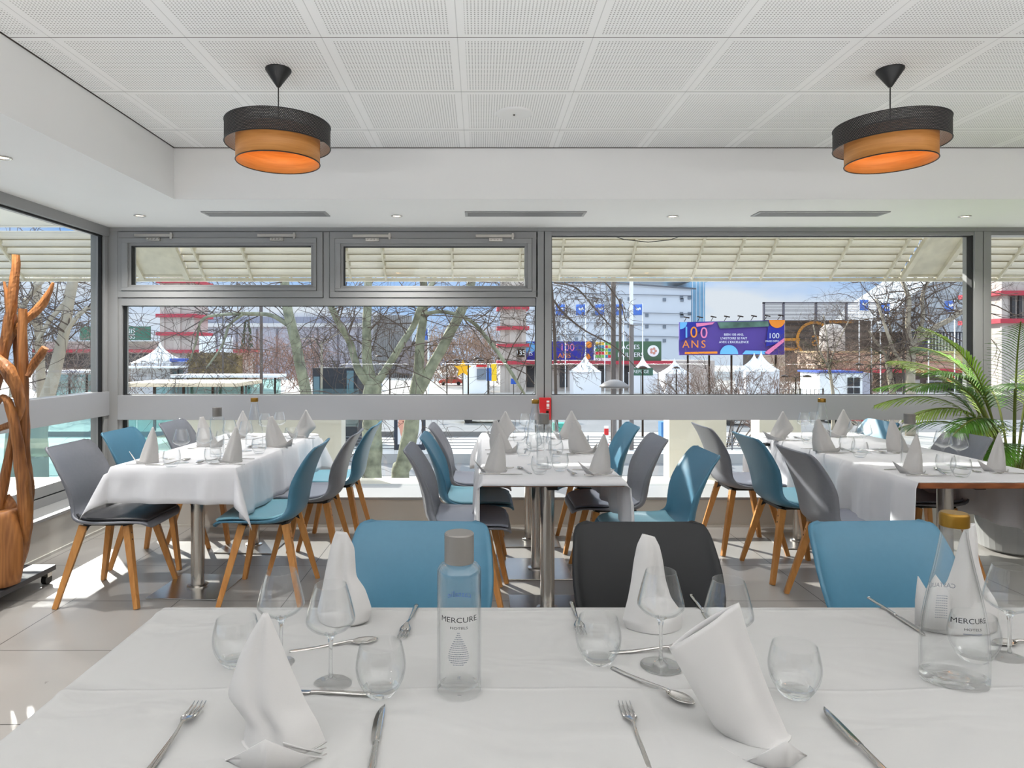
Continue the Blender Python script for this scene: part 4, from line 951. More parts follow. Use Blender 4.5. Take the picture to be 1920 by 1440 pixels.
tree('bare_tree', 'leaning plane tree with crossing limbs in front of the advertising panel', [[(750, 905, 17), (757, 870, 16), (768, 820, 15), (774, 780, 14), (782, 730, 13), (786, 700, 11)],
     [(785, 705, 10), (786, 660, 9), (792, 600, 8), (793, 573, 7), (795, 500, 7)], [(784, 735, 11), (808, 690, 10), (835, 640, 9.5), (862, 590, 9), (882, 535, 8), (890, 480, 7)],
     [(790, 590, 3.5), (830, 585, 3.5), (880, 600, 3.5), (910, 630, 4), (940, 670, 3.5), (965, 710, 3), (985, 740, 2)]], 15.6, 14, M['bark'], 46, 1.9, .017, 2, .05, TG2)
tree('bare_tree', 'slanting plane tree trunk behind the left table, nearest the corner', [[(590, 905, 12), (583, 800, 11), (574, 741, 10.5), (562, 680, 10), (549, 620, 9.5), (538, 573, 9), (532, 500, 8)],
     [(540, 610, 4), (510, 592, 4), (470, 588, 3.5), (420, 590, 3), (385, 600, 2.5), (360, 640, 2), (345, 680, 1.5)], [(455, 590, 2.5), (430, 610, 2.5), (420, 650, 2), (400, 690, 1.5)]], 17, 21, M['bark'], 48, 2.0, .017, 2, .05, TG2)
tree('bare_tree', 'pale plane tree with the thick trunk seen through the left side window', [[(72, 897, 17), (72, 850, 17), (74, 790, 15), (90, 741, 12), (112, 660, 10), (126, 590, 9), (137, 520, 9), (142, 470, 8)],
     [(118, 640, 5), (140, 610, 4), (165, 580, 4), (195, 560, 3)], [(130, 560, 5), (105, 600, 4), (85, 640, 3)]], 12, 31, M['bark_pale'], 26, 1.4, .015, 2, .05, TG2)
tree('bare_tree', 'straight plane tree trunk behind the driftwood at the left', [[(78, 897, 9), (78, 741, 8), (74, 650, 7.5), (70, 560, 7), (70, 480, 6)], [(75, 620, 4), (60, 590, 4), (40, 560, 3)]], 14, 37, M['bark_pale'], 18, 1.4, .015, 2, .05, TG2)
tree('bare_tree', 'plane tree half hidden by the driftwood at the left edge', [[(20, 897, 12), (30, 741, 11), (40, 640, 10), (25, 560, 9), (10, 500, 8)], [(32, 600, 5), (60, 560, 4), (105, 520, 4)]], 13, 41, M['bark_pale'], 18, 1.4, .015, 2, .05, TG2)
tree('bare_tree', 'large spreading bare tree before the beige wall at the right', [[(1707, 745, 8), (1707, 700, 8), (1708, 665, 8), (1712, 640, 7)], [(1710, 655, 5), (1702, 610, 4.5), (1700, 560, 4), (1690, 510, 3)], [(1712, 645, 4), (1730, 600, 3.5), (1735, 550, 3), (1750, 510, 2)],
     [(1712, 650, 5), (1745, 620, 5), (1780, 600, 4.5), (1815, 578, 4), (1840, 565, 3)], [(1704, 690, 3), (1680, 660, 3), (1655, 600, 2.5), (1650, 560, 2)]], 45, 51, M['bark_pale'], 90, 3.4, .05, 3, .0, TG2)
tree('bare_tree', 'smaller leaning bare tree left of the large one at the right', [[(1674, 745, 5.5), (1668, 700, 5), (1662, 665, 4)], [(1663, 670, 2.5), (1645, 640, 2.2), (1625, 620, 1.5)], [(1665, 680, 2.5), (1690, 665, 2), (1700, 640, 1.5)], [(1664, 672, 2.5), (1670, 630, 2), (1668, 590, 1.5)]], 46, 55, M['bark_pale'], 50, 2.6, .04, 3, .0, TG2)
tree('bare_tree', 'slim young bare tree before the white hut', [[(1562, 745, 3), (1558, 710, 2.6), (1552, 680, 2.2)], [(1553, 690, 1.6), (1535, 650, 1.3), (1520, 610, 1)], [(1553, 690, 1.6), (1570, 650, 1.3), (1590, 600, 1)], [(1552, 685, 1.6), (1552, 640, 1.3), (1548, 590, 1)]], 48, 57, M['bark_pale'], 60, 2.3, .035, 3, .0, TG2)
tree('bare_tree', 'bare tree with hanging twigs before the white tower block', [[(1046, 905, 4), (1042, 741, 3), (1040, 640, 3), (1036, 560, 2.5), (1030, 500, 2)], [(1036, 560, 2), (1060, 590, 1.8), (1100, 620, 1.5), (1150, 650, 1.2), (1190, 690, .8)],
     [(1038, 530, 2), (1080, 540, 1.6), (1115, 580, 1.4), (1150, 620, 1)], [(1034, 520, 2), (1110, 515, 1.6), (1160, 560, 1.2), (1180, 600, .8)]], 14, 61, M['twig'], 34, 1.0, .012, 3, .12, TG2)
tree('bare_tree', 'small pollarded tree beside the dark kiosk', [[(639, 745, 1.8), (637, 700, 1.6), (634, 690, 1.2)], [(635, 695, 1), (620, 670, .8)], [(635, 695, 1), (655, 675, .8)]], 42, 63, M['bark_pale'], 46, 1.5, .03, 2, .0, TG2)
tree('bare_tree', 'bare sapling behind the slanting trunk', [[(603, 745, 2.4), (603, 690, 2.2), (603, 640, 2)], [(603, 650, 1.2), (585, 635, 1), (560, 636, .8)], [(603, 645, 1.2), (625, 630, 1), (650, 620, .8)]], 40, 65, M['bark_pale'], 46, 1.9, .03, 2, .0, TG2)
def bush(name, label, px, py0, Y, w, h, n, seed, m, cat='shrub'):
    rr = random.Random(seed); b = MB(); c = P(px, 700, Y)
    for k in range(n):
        a = rr.uniform(-1, 1); d = Vector((a*.9, rr.uniform(-.5, .5), 1)).normalized(); p = Vector((c.x+a*w*.25, Y+rr.uniform(-.5, .5), G)); L = h*rr.uniform(.7, 1.1); pts = [p]; q = p
        for i in range(6): d = (d+Vector((a*.09+rr.gauss(0, .05), rr.gauss(0, .06), rr.gauss(0, .04)))).normalized(); q = q+d*L/6; pts.append(q)
        b.tube(pts, [.035*(1-i/7.5) for i in range(7)], 3, False)
        for j in range(5): i = rr.randint(2, 5); twigs(b, pts[i], d+Vector((rr.gauss(0, .6), rr.gauss(0, .6), .2)), .014, L*.25, 1, rr, 0, 2)
    return tag(b.build(name, m, None), label, cat, None, 'stuff' if n > 200 else None)
bush('bare_shrub', 'wide bare shrub of fanning stems below the anniversary billboard', 1362, 0, 40, 4.5, 5.4, 46, 71, M['twig'])
bush('bare_shrub', 'bare reddish shrub right of the fanning one', 1450, 0, 44, 3, 4.2, 34, 72, cm('reddish_twig', (126, 100, 88)))
bush('bare_shrub', 'low bare shrub beside the dark doorway at right', 1655, 0, 43, 2.6, 3.0, 26, 73, M['bark_pale'])
def thicket(label, px0, px1, pyt, Y, n, seed, col, h0=1.0):
    rr = random.Random(seed); b = MB(); x0, x1 = P(px0, 0, Y).x, P(px1, 0, Y).x; zt = P(0, pyt, Y).z
    for k in range(n):
        x = rr.uniform(x0, x1); y = Y+rr.uniform(0, 6); q = Vector((x, y, G+rr.uniform(.0, .7)*(zt-G))); L = (zt-G)*rr.uniform(.25, .5)
        if q.z+L > zt+.6: L = max(.8, zt+.6-q.z)
        twigs(b, q, Vector((rr.gauss(0, .5), 0, 1)), .05*Y/90, L, 2, rr, 0, 3)
    return tag(b.build('winter_thicket', cm('thicket_'+str(seed), col), None), label, 'thicket', None, 'stuff')
thicket('brown haze of bare branches on the rise behind the street lamps', 800, 938, 612, 105, 330, 81, (150, 124, 104))
thicket('rust brown bare trees before the long grey hall', 430, 600, 628, 88, 230, 82, (150, 112, 92))
thicket('bare brush under the anniversary billboard', 1255, 1500, 690, 60, 200, 83, (126, 104, 90))
thicket('bare brush before the brown building and the stone wall', 1480, 1660, 650, 78, 230, 84, (138, 108, 88))
thicket('bare brush at the foot of the left concrete tower', 228, 330, 660, 80, 140, 85, (128, 112, 98))
thicket('tangle of bare branches beyond the left side window', 20, 190, 600, 60, 120, 86, (122, 106, 96))
# ---- buildings ----
pink = cm('pale_concrete', (188, 176, 165), noise=.5, var=.06); redb = cm('red_cornice', (178, 58, 70)); darkv = cm('dark_void', (62, 60, 60)); hallg = cm('lavender_cladding', (172, 168, 176), noise=.3, var=.05)
def tower(label, px0, px1, top, bands, Y, d, extra=None):
    x0, x1 = P(px0, 0, Y).x, P(px1, 0, Y).x; t = thing('concrete_tower', label, 'tower', ((x0+x1)/2, Y, G)); b = MB(); b.box(x0, x1, Y, Y+d, G, P(0, top, Y).z)
    b.box(x0-.15, x0+.5, Y-.2, Y, G, P(0, top, Y).z); b.box(x1-.5, x1+.15, Y-.2, Y, G, P(0, top, Y).z); b.box((x0+x1)/2-.5, (x0+x1)/2+.5, Y-.2, Y, G, P(0, top, Y).z)
    b.build('tower_shaft', pink, t, world=True)
    for py in bands:
        z = P(0, py, Y).z; MB().box(x0-.6, x1+.6, Y-.6, Y+d+.6, z-.25, z+.25).build('red_cornice', redb, t, world=True)
    return t
tower('concrete tower with red cornices seen through the left panes', 303, 363, 430, [528, 592, 626, 659], 95, 5)
t = tower('concrete tower numbered 135 left of the central mullion', 940, 984, 430, [577, 615, 648, 680], 92, 4)
b = MB(); p = P(976, 662, 91.5); b.box(p.x-.55, p.x+.55, 91.4, 91.6, p.z-.55, p.z+.55); b.build('number_plate', M['screw'], t, world=True)
q = text_obj('house_number', '135', .95, M['white'], t); q.location = Vector((p.x, 91.35, p.z))-t.location
t = tower('beige tower with red cornices at the right edge', 1878, 1990, 430, [550, 602], 70, 5)
b = MB(); 
for a in (1898, 1911, 1924): ubox(b, a, a+6, 555, 598, 69.7, .3)
b.build('window_slots', darkv, t, world=True)
# long grey hall
t = thing('exhibition_hall', 'long lavender grey hall with a pale roof band behind the bare trees', 'building', (P(560, 0, 150).x, 150, G))
b = MB(); gbox(b, 366, 705, 612, 150, 30); b.build('hall_wall', hallg, t, world=True)
b = MB(); ubox(b, 366, 705, 594, 606, 152, 30); b.build('roof_slope', cm('slate_roof', (140, 140, 152)), t, world=True)
b = MB(); ubox(b, 366, 705, 606, 613, 149.5, 30); ubox(b, 366, 705, 586, 594, 153, 30); b.build('pale_band', cm('pale_band', (205, 202, 200)), t, world=True)
b = MB()
for k in range(9): ubox(b, 404+k*38, 407+k*38, 617, 700, 149.8, .3)
b.build('dark_joint', cm('dark_joint', (110, 106, 112)), t, world=True)
t = thing('ribbed_pavilion', 'grey pavilion of vertical ribs at the right end of the hall', 'building', (P(735, 0, 146).x, 146, G))
b = MB(); c = P(700, 585, 146)
b.grid([[Vector((P(700, 0, 146).x+(P(772, 0, 146).x-P(700, 0, 146).x)*f, 146-3*math.sin(f*3)+((i % 2)*.35 if True else 0), z)) for i, f in enumerate([k/40 for k in range(41)])] for z in (G, P(0, 592, 146).z)])
b.build('ribbed_facade', cm('rib_grey', (150, 148, 146)), t, world=True, solid=.4); b = MB(); ubox(b, 745, 800, 640, 700, 140, 3); b.build('dark_annex', cm('dark_cladding', (126, 118, 118)), t, world=True)
# low pavilion behind the left tower with its green sign
t = thing('entrance_pavilion', 'low pavilion with a red eave and a green sign behind the left panes', 'building', (P(250, 0, 98).x, 98, G))
b = MB(); gbox(b, 60, 302, 640, 98, 8); gbox(b, 365, 440, 662, 98, 8); b.build('pavilion_wall', pink, t, world=True)
b = MB(); ubox(b, 60, 300, 655, 661, 96.5, 9); ubox(b, 365, 450, 655, 661, 96.5, 9); b.build('red_eave', redb, t, world=True)
b = MB(); ubox(b, 60, 300, 664, 690, 97.6, .5); b.build('dark_opening', darkv, t, world=True)
b = MB(); ubox(b, 150, 281, 612, 638, 96.4, .3); s = b.build('green_sign', cm('sign_green', (52, 110, 88)), t, world=True)
for tx, py in (('…UNIS', 621), ('DES…S', 631)): q = text_obj('sign_lettering', tx.replace('…', ''), 1.0, M['white'], t); p = P(240, py, 96.3); q.location = p-t.location
# ivy block, white panels, evergreen

def leafblob(name, label, cat, px0, px1, pyt, Y, d, n, seed, cols, size=.35, parent=None):
    rr = random.Random(seed); x0, x1 = P(px0, 0, Y).x, P(px1, 0, Y).x; zt = P(0, pyt, Y).z; b = MB()
    for k in range(n):
        c = Vector((rr.uniform(x0, x1), Y+rr.uniform(0, d*.3), rr.uniform(G, zt))); s = size*rr.uniform(.5, 1); a, e = rr.uniform(0, 6.3), rr.uniform(-1, 1)
        u = Vector((math.cos(a), math.sin(a)*.5, math.sin(e))).normalized()*s; v = Vector((-math.sin(a)*.3, rr.uniform(-.5, .5), 1)).normalized()*s*.6
        b.add([c-u, c-v, c+u, c+v], [(0,1,2,3)])
    b.box(x0+.2, x1-.2, Y+.3, Y+d, G, zt-.3)
    return tag(b.build(name, cm(name+str(seed), cols, noise=1.2, var=.45), None), label, cat)
leafblob('ivy_hedge', 'block of brown and green ivy behind the flat shelter roofs', 'hedge', 350, 441, 662, 78, 3, 1600, 91, (118, 98, 62))
t = thing('evergreen_tree', 'dark narrow evergreen before the grey hall', 'tree', (P(463, 0, 120).x, 120, G)); b = MB(); rr = random.Random(5)
for k in range(700):
    f = rr.random(); z = G+f*(P(0, 600, 120).z-G); w = 1.6*(1-f)**.7+.1; a = rr.uniform(0, 6.3); c = Vector((math.cos(a)*w*rr.random()**.4, math.sin(a)*w, z-G)); b.add([c, c+Vector((.35*math.cos(a), .35*math.sin(a), -.25)), c+Vector((.1*math.sin(a), .1, .3))], [(0,1,2)])
b.build('foliage', cm('evergreen', (66, 78, 56)), t); MB().tube([(0,0,0), (0,0,9)], [.2, .05], 8).build('trunk', M['twig'], t)
t = thing('white_hoarding', 'white panelled hoarding between the left tower and the evergreen', 'hoarding', (P(400, 0, 90).x, 90, G)); b = MB(); ubox(b, 373, 402, 630, 662, 90, .6); ubox(b, 410, 434, 632, 662, 90, .6); b.build('white_panel', M['white'], t, world=True); b = MB(); gbox(b, 373, 434, 663, 90.1, .4); b.build('lower_wall', pink, t, world=True)
# pagoda tents
def tent(px, pyt, Y, w, eave, label, peak=None):
    c = P(px, pyt, Y); ze = P(0, eave, Y).z; t = thing('pagoda_tent', label, 'tent', (c.x, Y, G), 0, 'white pagoda tents'); rows = []
    for i in range(9):
        f = i/8; s = w/2*((1-f)**1.9)+.03; z = ze-G+(c.z-ze)*f
        rows.append([Vector((s*math.copysign(min(1, abs(math.cos(a))*1.414), math.cos(a)), s*math.copysign(min(1, abs(math.sin(a))*1.414), math.sin(a)), z)) for a in [k*math.pi/8 for k in range(16)]])
    b = MB(); b.grid(rows, True); b.build('tent_roof', M['white'], t, smooth=True)
    b = MB(); b.box(-w/2+.05, w/2-.05, -w/2+.05, w/2-.05, 0, ze-G); b.build('tent_wall', cm('tent_canvas', (226, 226, 228)), t)
tent(1097, 662, 84, 3.6, 697, 'white pagoda tent in front of the purple anniversary banner'); tent(1205, 664, 92, 3.4, 700, 'white pagoda tent behind the tall poles'); tent(1414, 662, 76, 3.4, 696, 'white pagoda tent under the billboard, left peak'); tent(1427, 658, 80, 3.2, 694, 'white pagoda tent under the billboard, right peak')
tent(300, 640, 84, 5.0, 680, 'white pagoda tent before the left concrete tower'); tent(1265, 672, 86, 3.4, 700, 'small white pagoda tent left of the bare shrub')
t = thing('blue_awning_stand', 'small stand with a blue fascia beside the left pagoda tent', 'stand', (P(333, 0, 82).x, 82, G)); b = MB(); ubox(b, 318, 347, 672, 678, 82, 2); b.build('blue_fascia', cm('sign_blue', (66, 92, 178)), t, world=True); b = MB(); gbox(b, 322, 345, 679, 82.3, 1.6); b.build('stand_body', hallg, t, world=True)
# flat shelter roofs
def shelter(px0, px1, py, Y, z, label, m=None, d=3.0):
    x0, x1 = P(px0, 0, Y).x, P(px1, 0, Y).x; t = thing('flat_shelter', label, 'shelter', ((x0+x1)/2, Y, G), 0, 'flat roofed shelters in the square'); w = (x1-x0)/2
    MB().box(-w, w, -.1, d, z-G-.28, z-G).build('flat_roof', m or M['white'], t, bevel=.05)
    for k in range(4): x = -w+.8+(2*w-1.6)*k/3; MB().box(x-.08, x+.08, d*.6, d*.6+.16, 0, z-G-.28).build('post', M['screw'], t)
    MB().box(-w+.4, w-.4, d*.75, d*.78, .2, z-G-.5).build('glass_back', M['teal_glass'], t)
shelter(228, 333, 686, 80, -.5, 'white flat shelter roof nearest the corner post'); shelter(320, 520, 702, 62, -.9, 'long white flat shelter roof behind the left table')
shelter(60, 190, 690, 66, -.6, 'white flat shelter roof beyond the left side window'); shelter(225, 445, 717, 44, -.78, 'broad cream flat roof just above the grey window band', cm('cream_roof', (226, 206, 176)), 5)
# cube hut & kiosk
t = thing('dark_kiosk', 'dark glazed kiosk right of the slanting tree trunk', 'kiosk', (P(628, 0, 40).x, 40, G)); b = MB(); gbox(b, 586, 670, 690, 40, 3); b.build('kiosk_body', cm('kiosk_dark', (50, 50, 54)), t, world=True)
b = MB(); ubox(b, 588, 599, 706, 738, 39.93, .1); ubox(b, 650, 663, 695, 738, 39.93, .1); b.build('kiosk_window', cm('kiosk_glass', (96, 118, 124), rough=.2), t, world=True)
b = MB(); ubox(b, 586, 672, 729, 800, 39, .1); b.build('green_glass_strip', M['teal_glass'], t, world=True)
tag(MB().box(P(350, 0, 70).x, P(445, 0, 70).x, 70, 72, G, -1.2).build('grey_shed', cm('shed', (176, 180, 186)), None), 'low pale grey shed behind the long white roof', 'shed') if False else None
# white block with glass top
t = thing('tower_block', 'white office block with small windows and a blue glass top', 'building', (P(1170, 0, 170).x, 170, G)); x0, x1 = P(975, 0, 170).x, P(1296, 0, 170).x
wb = cm('white_cladding', (206, 210, 216), noise=.2, var=.03); bl = cm('blue_curtain_wall', (128, 170, 196), rough=.25, noise=.15, var=.25)
zt0, zt1 = P(0, 528, 170).z, P(0, 540, 170).z
b = MB(); b.add([(x0,170,G),(x1,170,G),(x1,170,zt1),(x0,170,zt0),(x0,200,G),(x1,200,G),(x1,200,zt1),(x0,200,zt0)], [(0,1,2,3),(5,4,7,6),(1,5,6,2),(4,0,3,7),(3,2,6,7)]); b.build('white_facade', wb, t, world=True)
b = MB(); ubox(b, 975, 1330, 490, 528, 176, 20); ubox(b, 1296, 1322, 528, 606, 172, 26); b.build('glass_top', bl, t, world=True)
b = MB()
for row, py in enumerate((563, 593, 614, 640)):
    for k in range(8):
        if (k*7+row*3) % 5 == 0: continue
        ubox(b, 1045+k*33, 1051+k*33, py-8+k*.6, py-2+k*.6, 169.8, .3)
for a in (1275, 1290): 
    for py in (555, 585): ubox(b, a, a+6, py, py+6, 169.8, .3)
b.build('window_openings', cm('window_dark', (120, 128, 138)), t, world=True)
b = MB()
for py in (549, 583, 604, 627): b.add([P(975, py-2, 169.7), P(1296, py+5, 169.7), P(1296, py+6, 169.7), P(975, py-1, 169.7)], [(0,1,2,3)])
b.add([P(1040, 521, 169.6), P(1305, 540, 169.6), P(1305, 543, 169.6), P(1040, 524, 169.6)], [(0,1,2,3)]); b.build('panel_joint', cm('joint_dark', (96, 100, 108)), t, world=True, solid=.15)
b = MB()
for k in range(18): ubox(b, 1045+k*15.5, 1046+k*15.5, 500, 528, 175.8, .2)
for k in range(4): ubox(b, 1298+k*7, 1299+k*7, 528, 606, 171.7, .2)
b.build('mullions', wb, t, world=True)
# gatehouse with banners
t = thing('gatehouse', 'low gatehouse with red eave carrying three banners right of the central mullion', 'building', (P(1110, 0, 96).x, 96, G))
b = MB(); gbox(b, 984, 1340, 676, 96, 7); b.build('gate_wall', pink, t, world=True); b = MB(); ubox(b, 984, 1142, 677, 683, 94.5, 8); ubox(b, 1142, 1262, 677, 683, 94.6, 8); b.build('red_eave', redb, t, world=True)
b = MB()
for a in (988, 1050, 1078, 1122, 1170, 1200): ubox(b, a, a+14, 686, 726, 95.7, .5)
b.build('dark_opening', darkv, t, world=True)
def banner(px0, px1, py0, py1, Y, col, label, t=None):
    x0, x1 = P(px0, 0, Y).x, P(px1, 0, Y).x; z0, z1 = P(0, py1, Y).z, P(0, py0, Y).z; o = thing('banner', label, 'banner', ((x0+x1)/2, Y, (z0+z1)/2), 0, None); w, h = (x1-x0)/2, (z1-z0)/2
    MB().box(-w, w, 0, .15, -h, h).build('banner_panel', cm('banner_%d_%d' % (px0, py0), col), o)
    return o, w, h
navy, org, pnk, sky = (40, 44, 150), (240, 140, 40), (236, 130, 170), (110, 180, 230)
def disc(b, x, z, r, y=-.02, a0=0, a1=2*math.pi, n=24): b.add([(x, y, z)]+[(x+r*math.cos(a0+(a1-a0)*k/n), y, z+r*math.sin(a0+(a1-a0)*k/n)) for k in range(n+1)], [(0, k+1, k+2) for k in range(n)])
def shape(name, m, o, fn): b = MB(); fn(b); return b.build(name, m, o, solid=.02)
o, w, h = banner(978, 1113, 640, 675, 95.86, navy, 'navy anniversary banner with pink and orange shapes on the gatehouse')
shape('cyan_disc', cm('p_sky', sky), o, lambda b: disc(b, -w+1.2, h-.9, .85)); shape('pink_square', cm('p_pink', pnk), o, lambda b: b.add([(-3.0,-.02,-1.3),(-1.7,-.02,-1.1),(-1.8,-.02,.2),(-3.1,-.02,.0)], [(0,1,2,3)]))
for s_, x, z, sz, c_ in (('100', 1.4, .45, 1.5, pnk), ('ANS', 1.0, -.75, 1.0, org), ('IS', -4.0, -.45, .9, (240,240,240))): q = text_obj('banner_lettering', s_, sz, cm('p_%d' % c_[2], c_), o); q.location = (x, -.04, z)
shape('orange_blot', cm('p_40', org), o, lambda b: (disc(b, w-.7, h-.5, .5), disc(b, w-.9, -h+.5, .45)))
o, w, h = banner(1115, 1147, 640, 677.5, 95.86, (236, 238, 232), 'square banner of green, yellow and red blocks')
for i in range(5):
    for j in range(5):
        col = [(86,150,60), (232,190,60), (214,50,60), (60,140,170), (120,190,90)][(i*2+j*3+(abs(i-2)*2)) % 5]
        bb = MB(); bb.box(-w+.1+i*(2*w-.2)/5+.03, -w+.1+(i+1)*(2*w-.2)/5-.03, -.05, 0, -h+.5+j*(2*h-.6)/5+.03, -h+.5+(j+1)*(2*h-.6)/5-.03); bb.build('colour_block', cm('blk_%d' % col[0], col), o)
o, w, h = banner(1150, 1240, 640, 676, 95.86, (72, 104, 76), 'green banner with white lettering and a round flower emblem')
for s_, z in (('ACLES', .55), ('ISULTERS', -.6)): q = text_obj('banner_lettering', s_, .95, cm('p_240', (240,240,240)), o); q.location = (-1.0, -.04, z)
shape('emblem_disc', cm('p_240', (240,240,240)), o, lambda b: disc(b, w-1.2, 0, .85)); shape('emblem_petals', cm('petal', (206, 150, 130)), o, lambda b: [disc(b, w-1.2+.35*math.cos(k*1.257), .35*math.sin(k*1.257), .2, -.06) for k in range(5)])
# anniversary billboard
t = thing('billboard', 'large navy and purple 100 ans billboard right of the blue glass tower', 'billboard', (P(1372, 0, 82).x, 82, G)); Yb = 82
def bp(px, py, y=81.85): return P(px, py, y)-t.location
def poly(name, pts, m, y=81.8): b = MB(); b.add([bp(a, c, y) for a, c in pts], [tuple(range(len(pts)-1, -1, -1))]); return b.build(name, m, t, solid=.03)
b = MB(); b.add([bp(1274, 604, 82), bp(1471, 600, 82), bp(1471, 665, 82), bp(1274, 666, 82)]+[v+Vector((0, .3, 0)) for v in (bp(1274, 604, 82), bp(1471, 600, 82), bp(1471, 665, 82), bp(1274, 666, 82))], [(3,2,1,0),(4,5,6,7),(0,1,5,4),(1,2,6,5),(2,3,7,6),(3,0,4,7)])
b.build('board', cm('board_purple', (84, 62, 140), noise=.25, var=.12), t)
poly('navy_area', [(1275, 604), (1340, 603), (1318, 618), (1275, 640)], cm('p_navy', navy)); poly('navy_area', [(1440, 612), (1470, 601), (1470, 640), (1436, 650)], cm('p_navy', navy)); poly('pink_band', [(1305, 606), (1340, 604), (1336, 608), (1306, 613)], cm('p_pink', pnk), 81.75)
poly('pink_band', [(1432, 662), (1470, 634), (1470, 641), (1442, 664)], cm('p_pink', pnk), 81.75); poly('foliage_picture', [(1345, 604), (1440, 602), (1442, 612), (1350, 616)], cm('board_green', (84, 112, 96), noise=.8, var=.4)); poly('pale_band', [(1392, 664), (1398, 657), (1436, 658), (1434, 664)], cm('p_sky', sky), 81.75)
def dsc(name, px, py, r, m, a0, a1, y=81.75): b = MB(); c = bp(px, py, y); disc(b, c.x, c.z, r, c.y, a0, a1); return b.build(name, m, t, solid=.02)
dsc('orange_disc', 1457, 600, 1.0, cm('p_40', org), math.pi, 2*math.pi); dsc('cyan_disc', 1275, 604, .9, cm('p_sky', sky), 1.5*math.pi, 2*math.pi); dsc('cyan_disc', 1367, 664, 1.15, cm('p_sky', sky), 0, math.pi); poly('orange_band', [(1284, 664), (1284, 660), (1345, 659), (1345, 663)], cm('p_40', org), 81.7)
for s_, px, py, sz, c_ in (('1', 1287, 624, 2.0, sky), ('0', 1301, 624, 2.0, org), ('0', 1320, 625, 2.0, pnk), ('A', 1286, 646, 1.35, org), ('N', 1303, 646, 1.35, org), ('S', 1319, 646, 1.35, org), ('BIEN 100 ANS,', 1376, 627.5, .40, (240,240,240)), ("L'HISTOIRE SE FAIT", 1376, 634.5, .40, (240,240,240)), ("AVEC L'EXCELLENCE", 1376, 641.5, .40, (240,240,240)), ('100', 1451, 630, .95, (240,240,240)), ('PARIS EXPO', 1448, 640, .32, (240,240,240))):
    q = text_obj('board_lettering', s_, sz, cm('p_%d' % c_[2], c_), t); q.location = bp(px, py, 81.6)
for px in (1290, 1330, 1372, 1412, 1455): b = MB(); c = bp(px, 666, 82.3); b.box(c.x-.1, c.x+.1, c.y, c.y+.2, 0, c.z); b.build('support_post', M['screw'], t)
for k in range(8): c = bp(1283+k*25, 603-k*.5, 82); b = MB(); b.bar(c, c+Vector((0, -.9, .5)), .06); b.bar(c+Vector((-.35, -.9, .55)), c+Vector((.35, -.9, .42)), .14); b.build('board_lamp', M['screw'], t)
# brown building with louvre screen
t = thing('brown_building', 'dark brown building under a louvred roof screen with an orange ring logo', 'building', (P(1570, 0, 125).x, 125, G)); br_ = cm('brown_cladding', (98, 84, 74), noise=.4, var=.15)
b = MB(); gbox(b, 1472, 1760, 601, 125, 20); b.build('building_body', br_, t, world=True); b = MB()
for k in range(5): ubox(b, 1472, 1650, 606+k*13, 610+k*13, 124.8, .3)
b.build('cladding_lines', cm('brown_dark', (66, 58, 54)), t, world=True)
b = MB()
for a in (1431, 1468, 1529, 1586, 1646): ubox(b, a, a+3.5, 567, 602, 124, .4)
ubox(b, 1431, 1650, 566.5, 569, 124, .4); b.build('screen_post', cm('screen_grey', (92, 90, 98)), t, world=True)
b = MB()
for k in range(12): ubox(b, 1433, 1648, 571+k*2.6, 572+k*2.6, 124.1, .2)
b.build('screen_louvres', cm('screen_grey', (92, 90, 98)), t, world=True)
ok_ = cm('logo_orange', (176, 116, 34)); b = MB(); c = P(1527, 637, 124.4); rows = []
for r in (3.55, 3.05): rows.append([Vector((c.x+r*math.cos(a*math.pi/24), 124.4, c.z+r*math.sin(a*math.pi/24))) for a in range(3, 46)])
b.grid(rows); b.build('orange_ring', ok_, t, world=True, solid=.1); q = text_obj('logo_letter', 'a', 4.6, ok_, t); q.location = c+Vector((.3, 0, .2))-t.location
b = MB(); ubox(b, 1472, 1500, 634, 639, 124.5, .2); ubox(b, 1472, 1496, 652, 657, 124.5, .2); ubox(b, 1556, 1600, 600, 606, 124.5, .2); b.build('orange_stripe', ok_, t, world=True)
tag(MB().lathe([(2, 0), (2, 8.2), (1.9, 9.6), (1.2, 10.4), (0, 10.6)], 20, (P(1560, 0, 112).x, 112, G)).build('round_pillar', pink, None, smooth=True), 'round topped stone pillar before the brown building', 'pillar')
t = thing('glass_roof_hall', 'grey sloping roofed hall behind the large bare tree at right', 'building', (P(1790, 0, 122).x, 122, G)); gr = cm('roof_grey', (176, 180, 184), noise=.3, var=.06)
b = MB(); a_ = [P(1650, 622, 121), P(1700, 562, 121), P(1790, 500, 121), P(1900, 470, 121), P(1900, 622, 121)]; b.add(a_+[v+Vector((0, 20, 0)) for v in a_], [(4,3,2,1,0),(5,6,7,8,9),(0,1,6,5),(1,2,7,6),(2,3,8,7),(3,4,9,8),(4,0,5,9)]); b.build('roof', gr, t, world=True)
b = MB(); 
for k in range(7): b.bar(P(1665+k*32, 622, 120.8), P(1715+k*32, 520, 120.8), .12)
for k in range(5): b.bar(P(1660, 605-k*22, 120.8), P(1895, 600-k*24, 120.8), .08)
b.build('roof_rib', cm('rib_line', (138, 142, 148)), t, world=True)
b = MB(); gbox(b, 1700, 1885, 622, 121.5, 5); b.build('striped_wall', cm('navy_wall', (70, 78, 96)), t, world=True)
b = MB()
for k in range(24): ubox(b, 1742+k*6, 1743.6+k*6, 624, 660, 121.2, .2)
b.build('pale_stripes', cm('pale_band', (205, 202, 200)), t, world=True)
t = thing('stone_wall', 'long beige stone wall with a red canopy and dark ground floor at right', 'wall', (P(1750, 0, 95).x, 95, G)); st = cm('beige_stone', (198, 172, 150), noise=.5, var=.1)
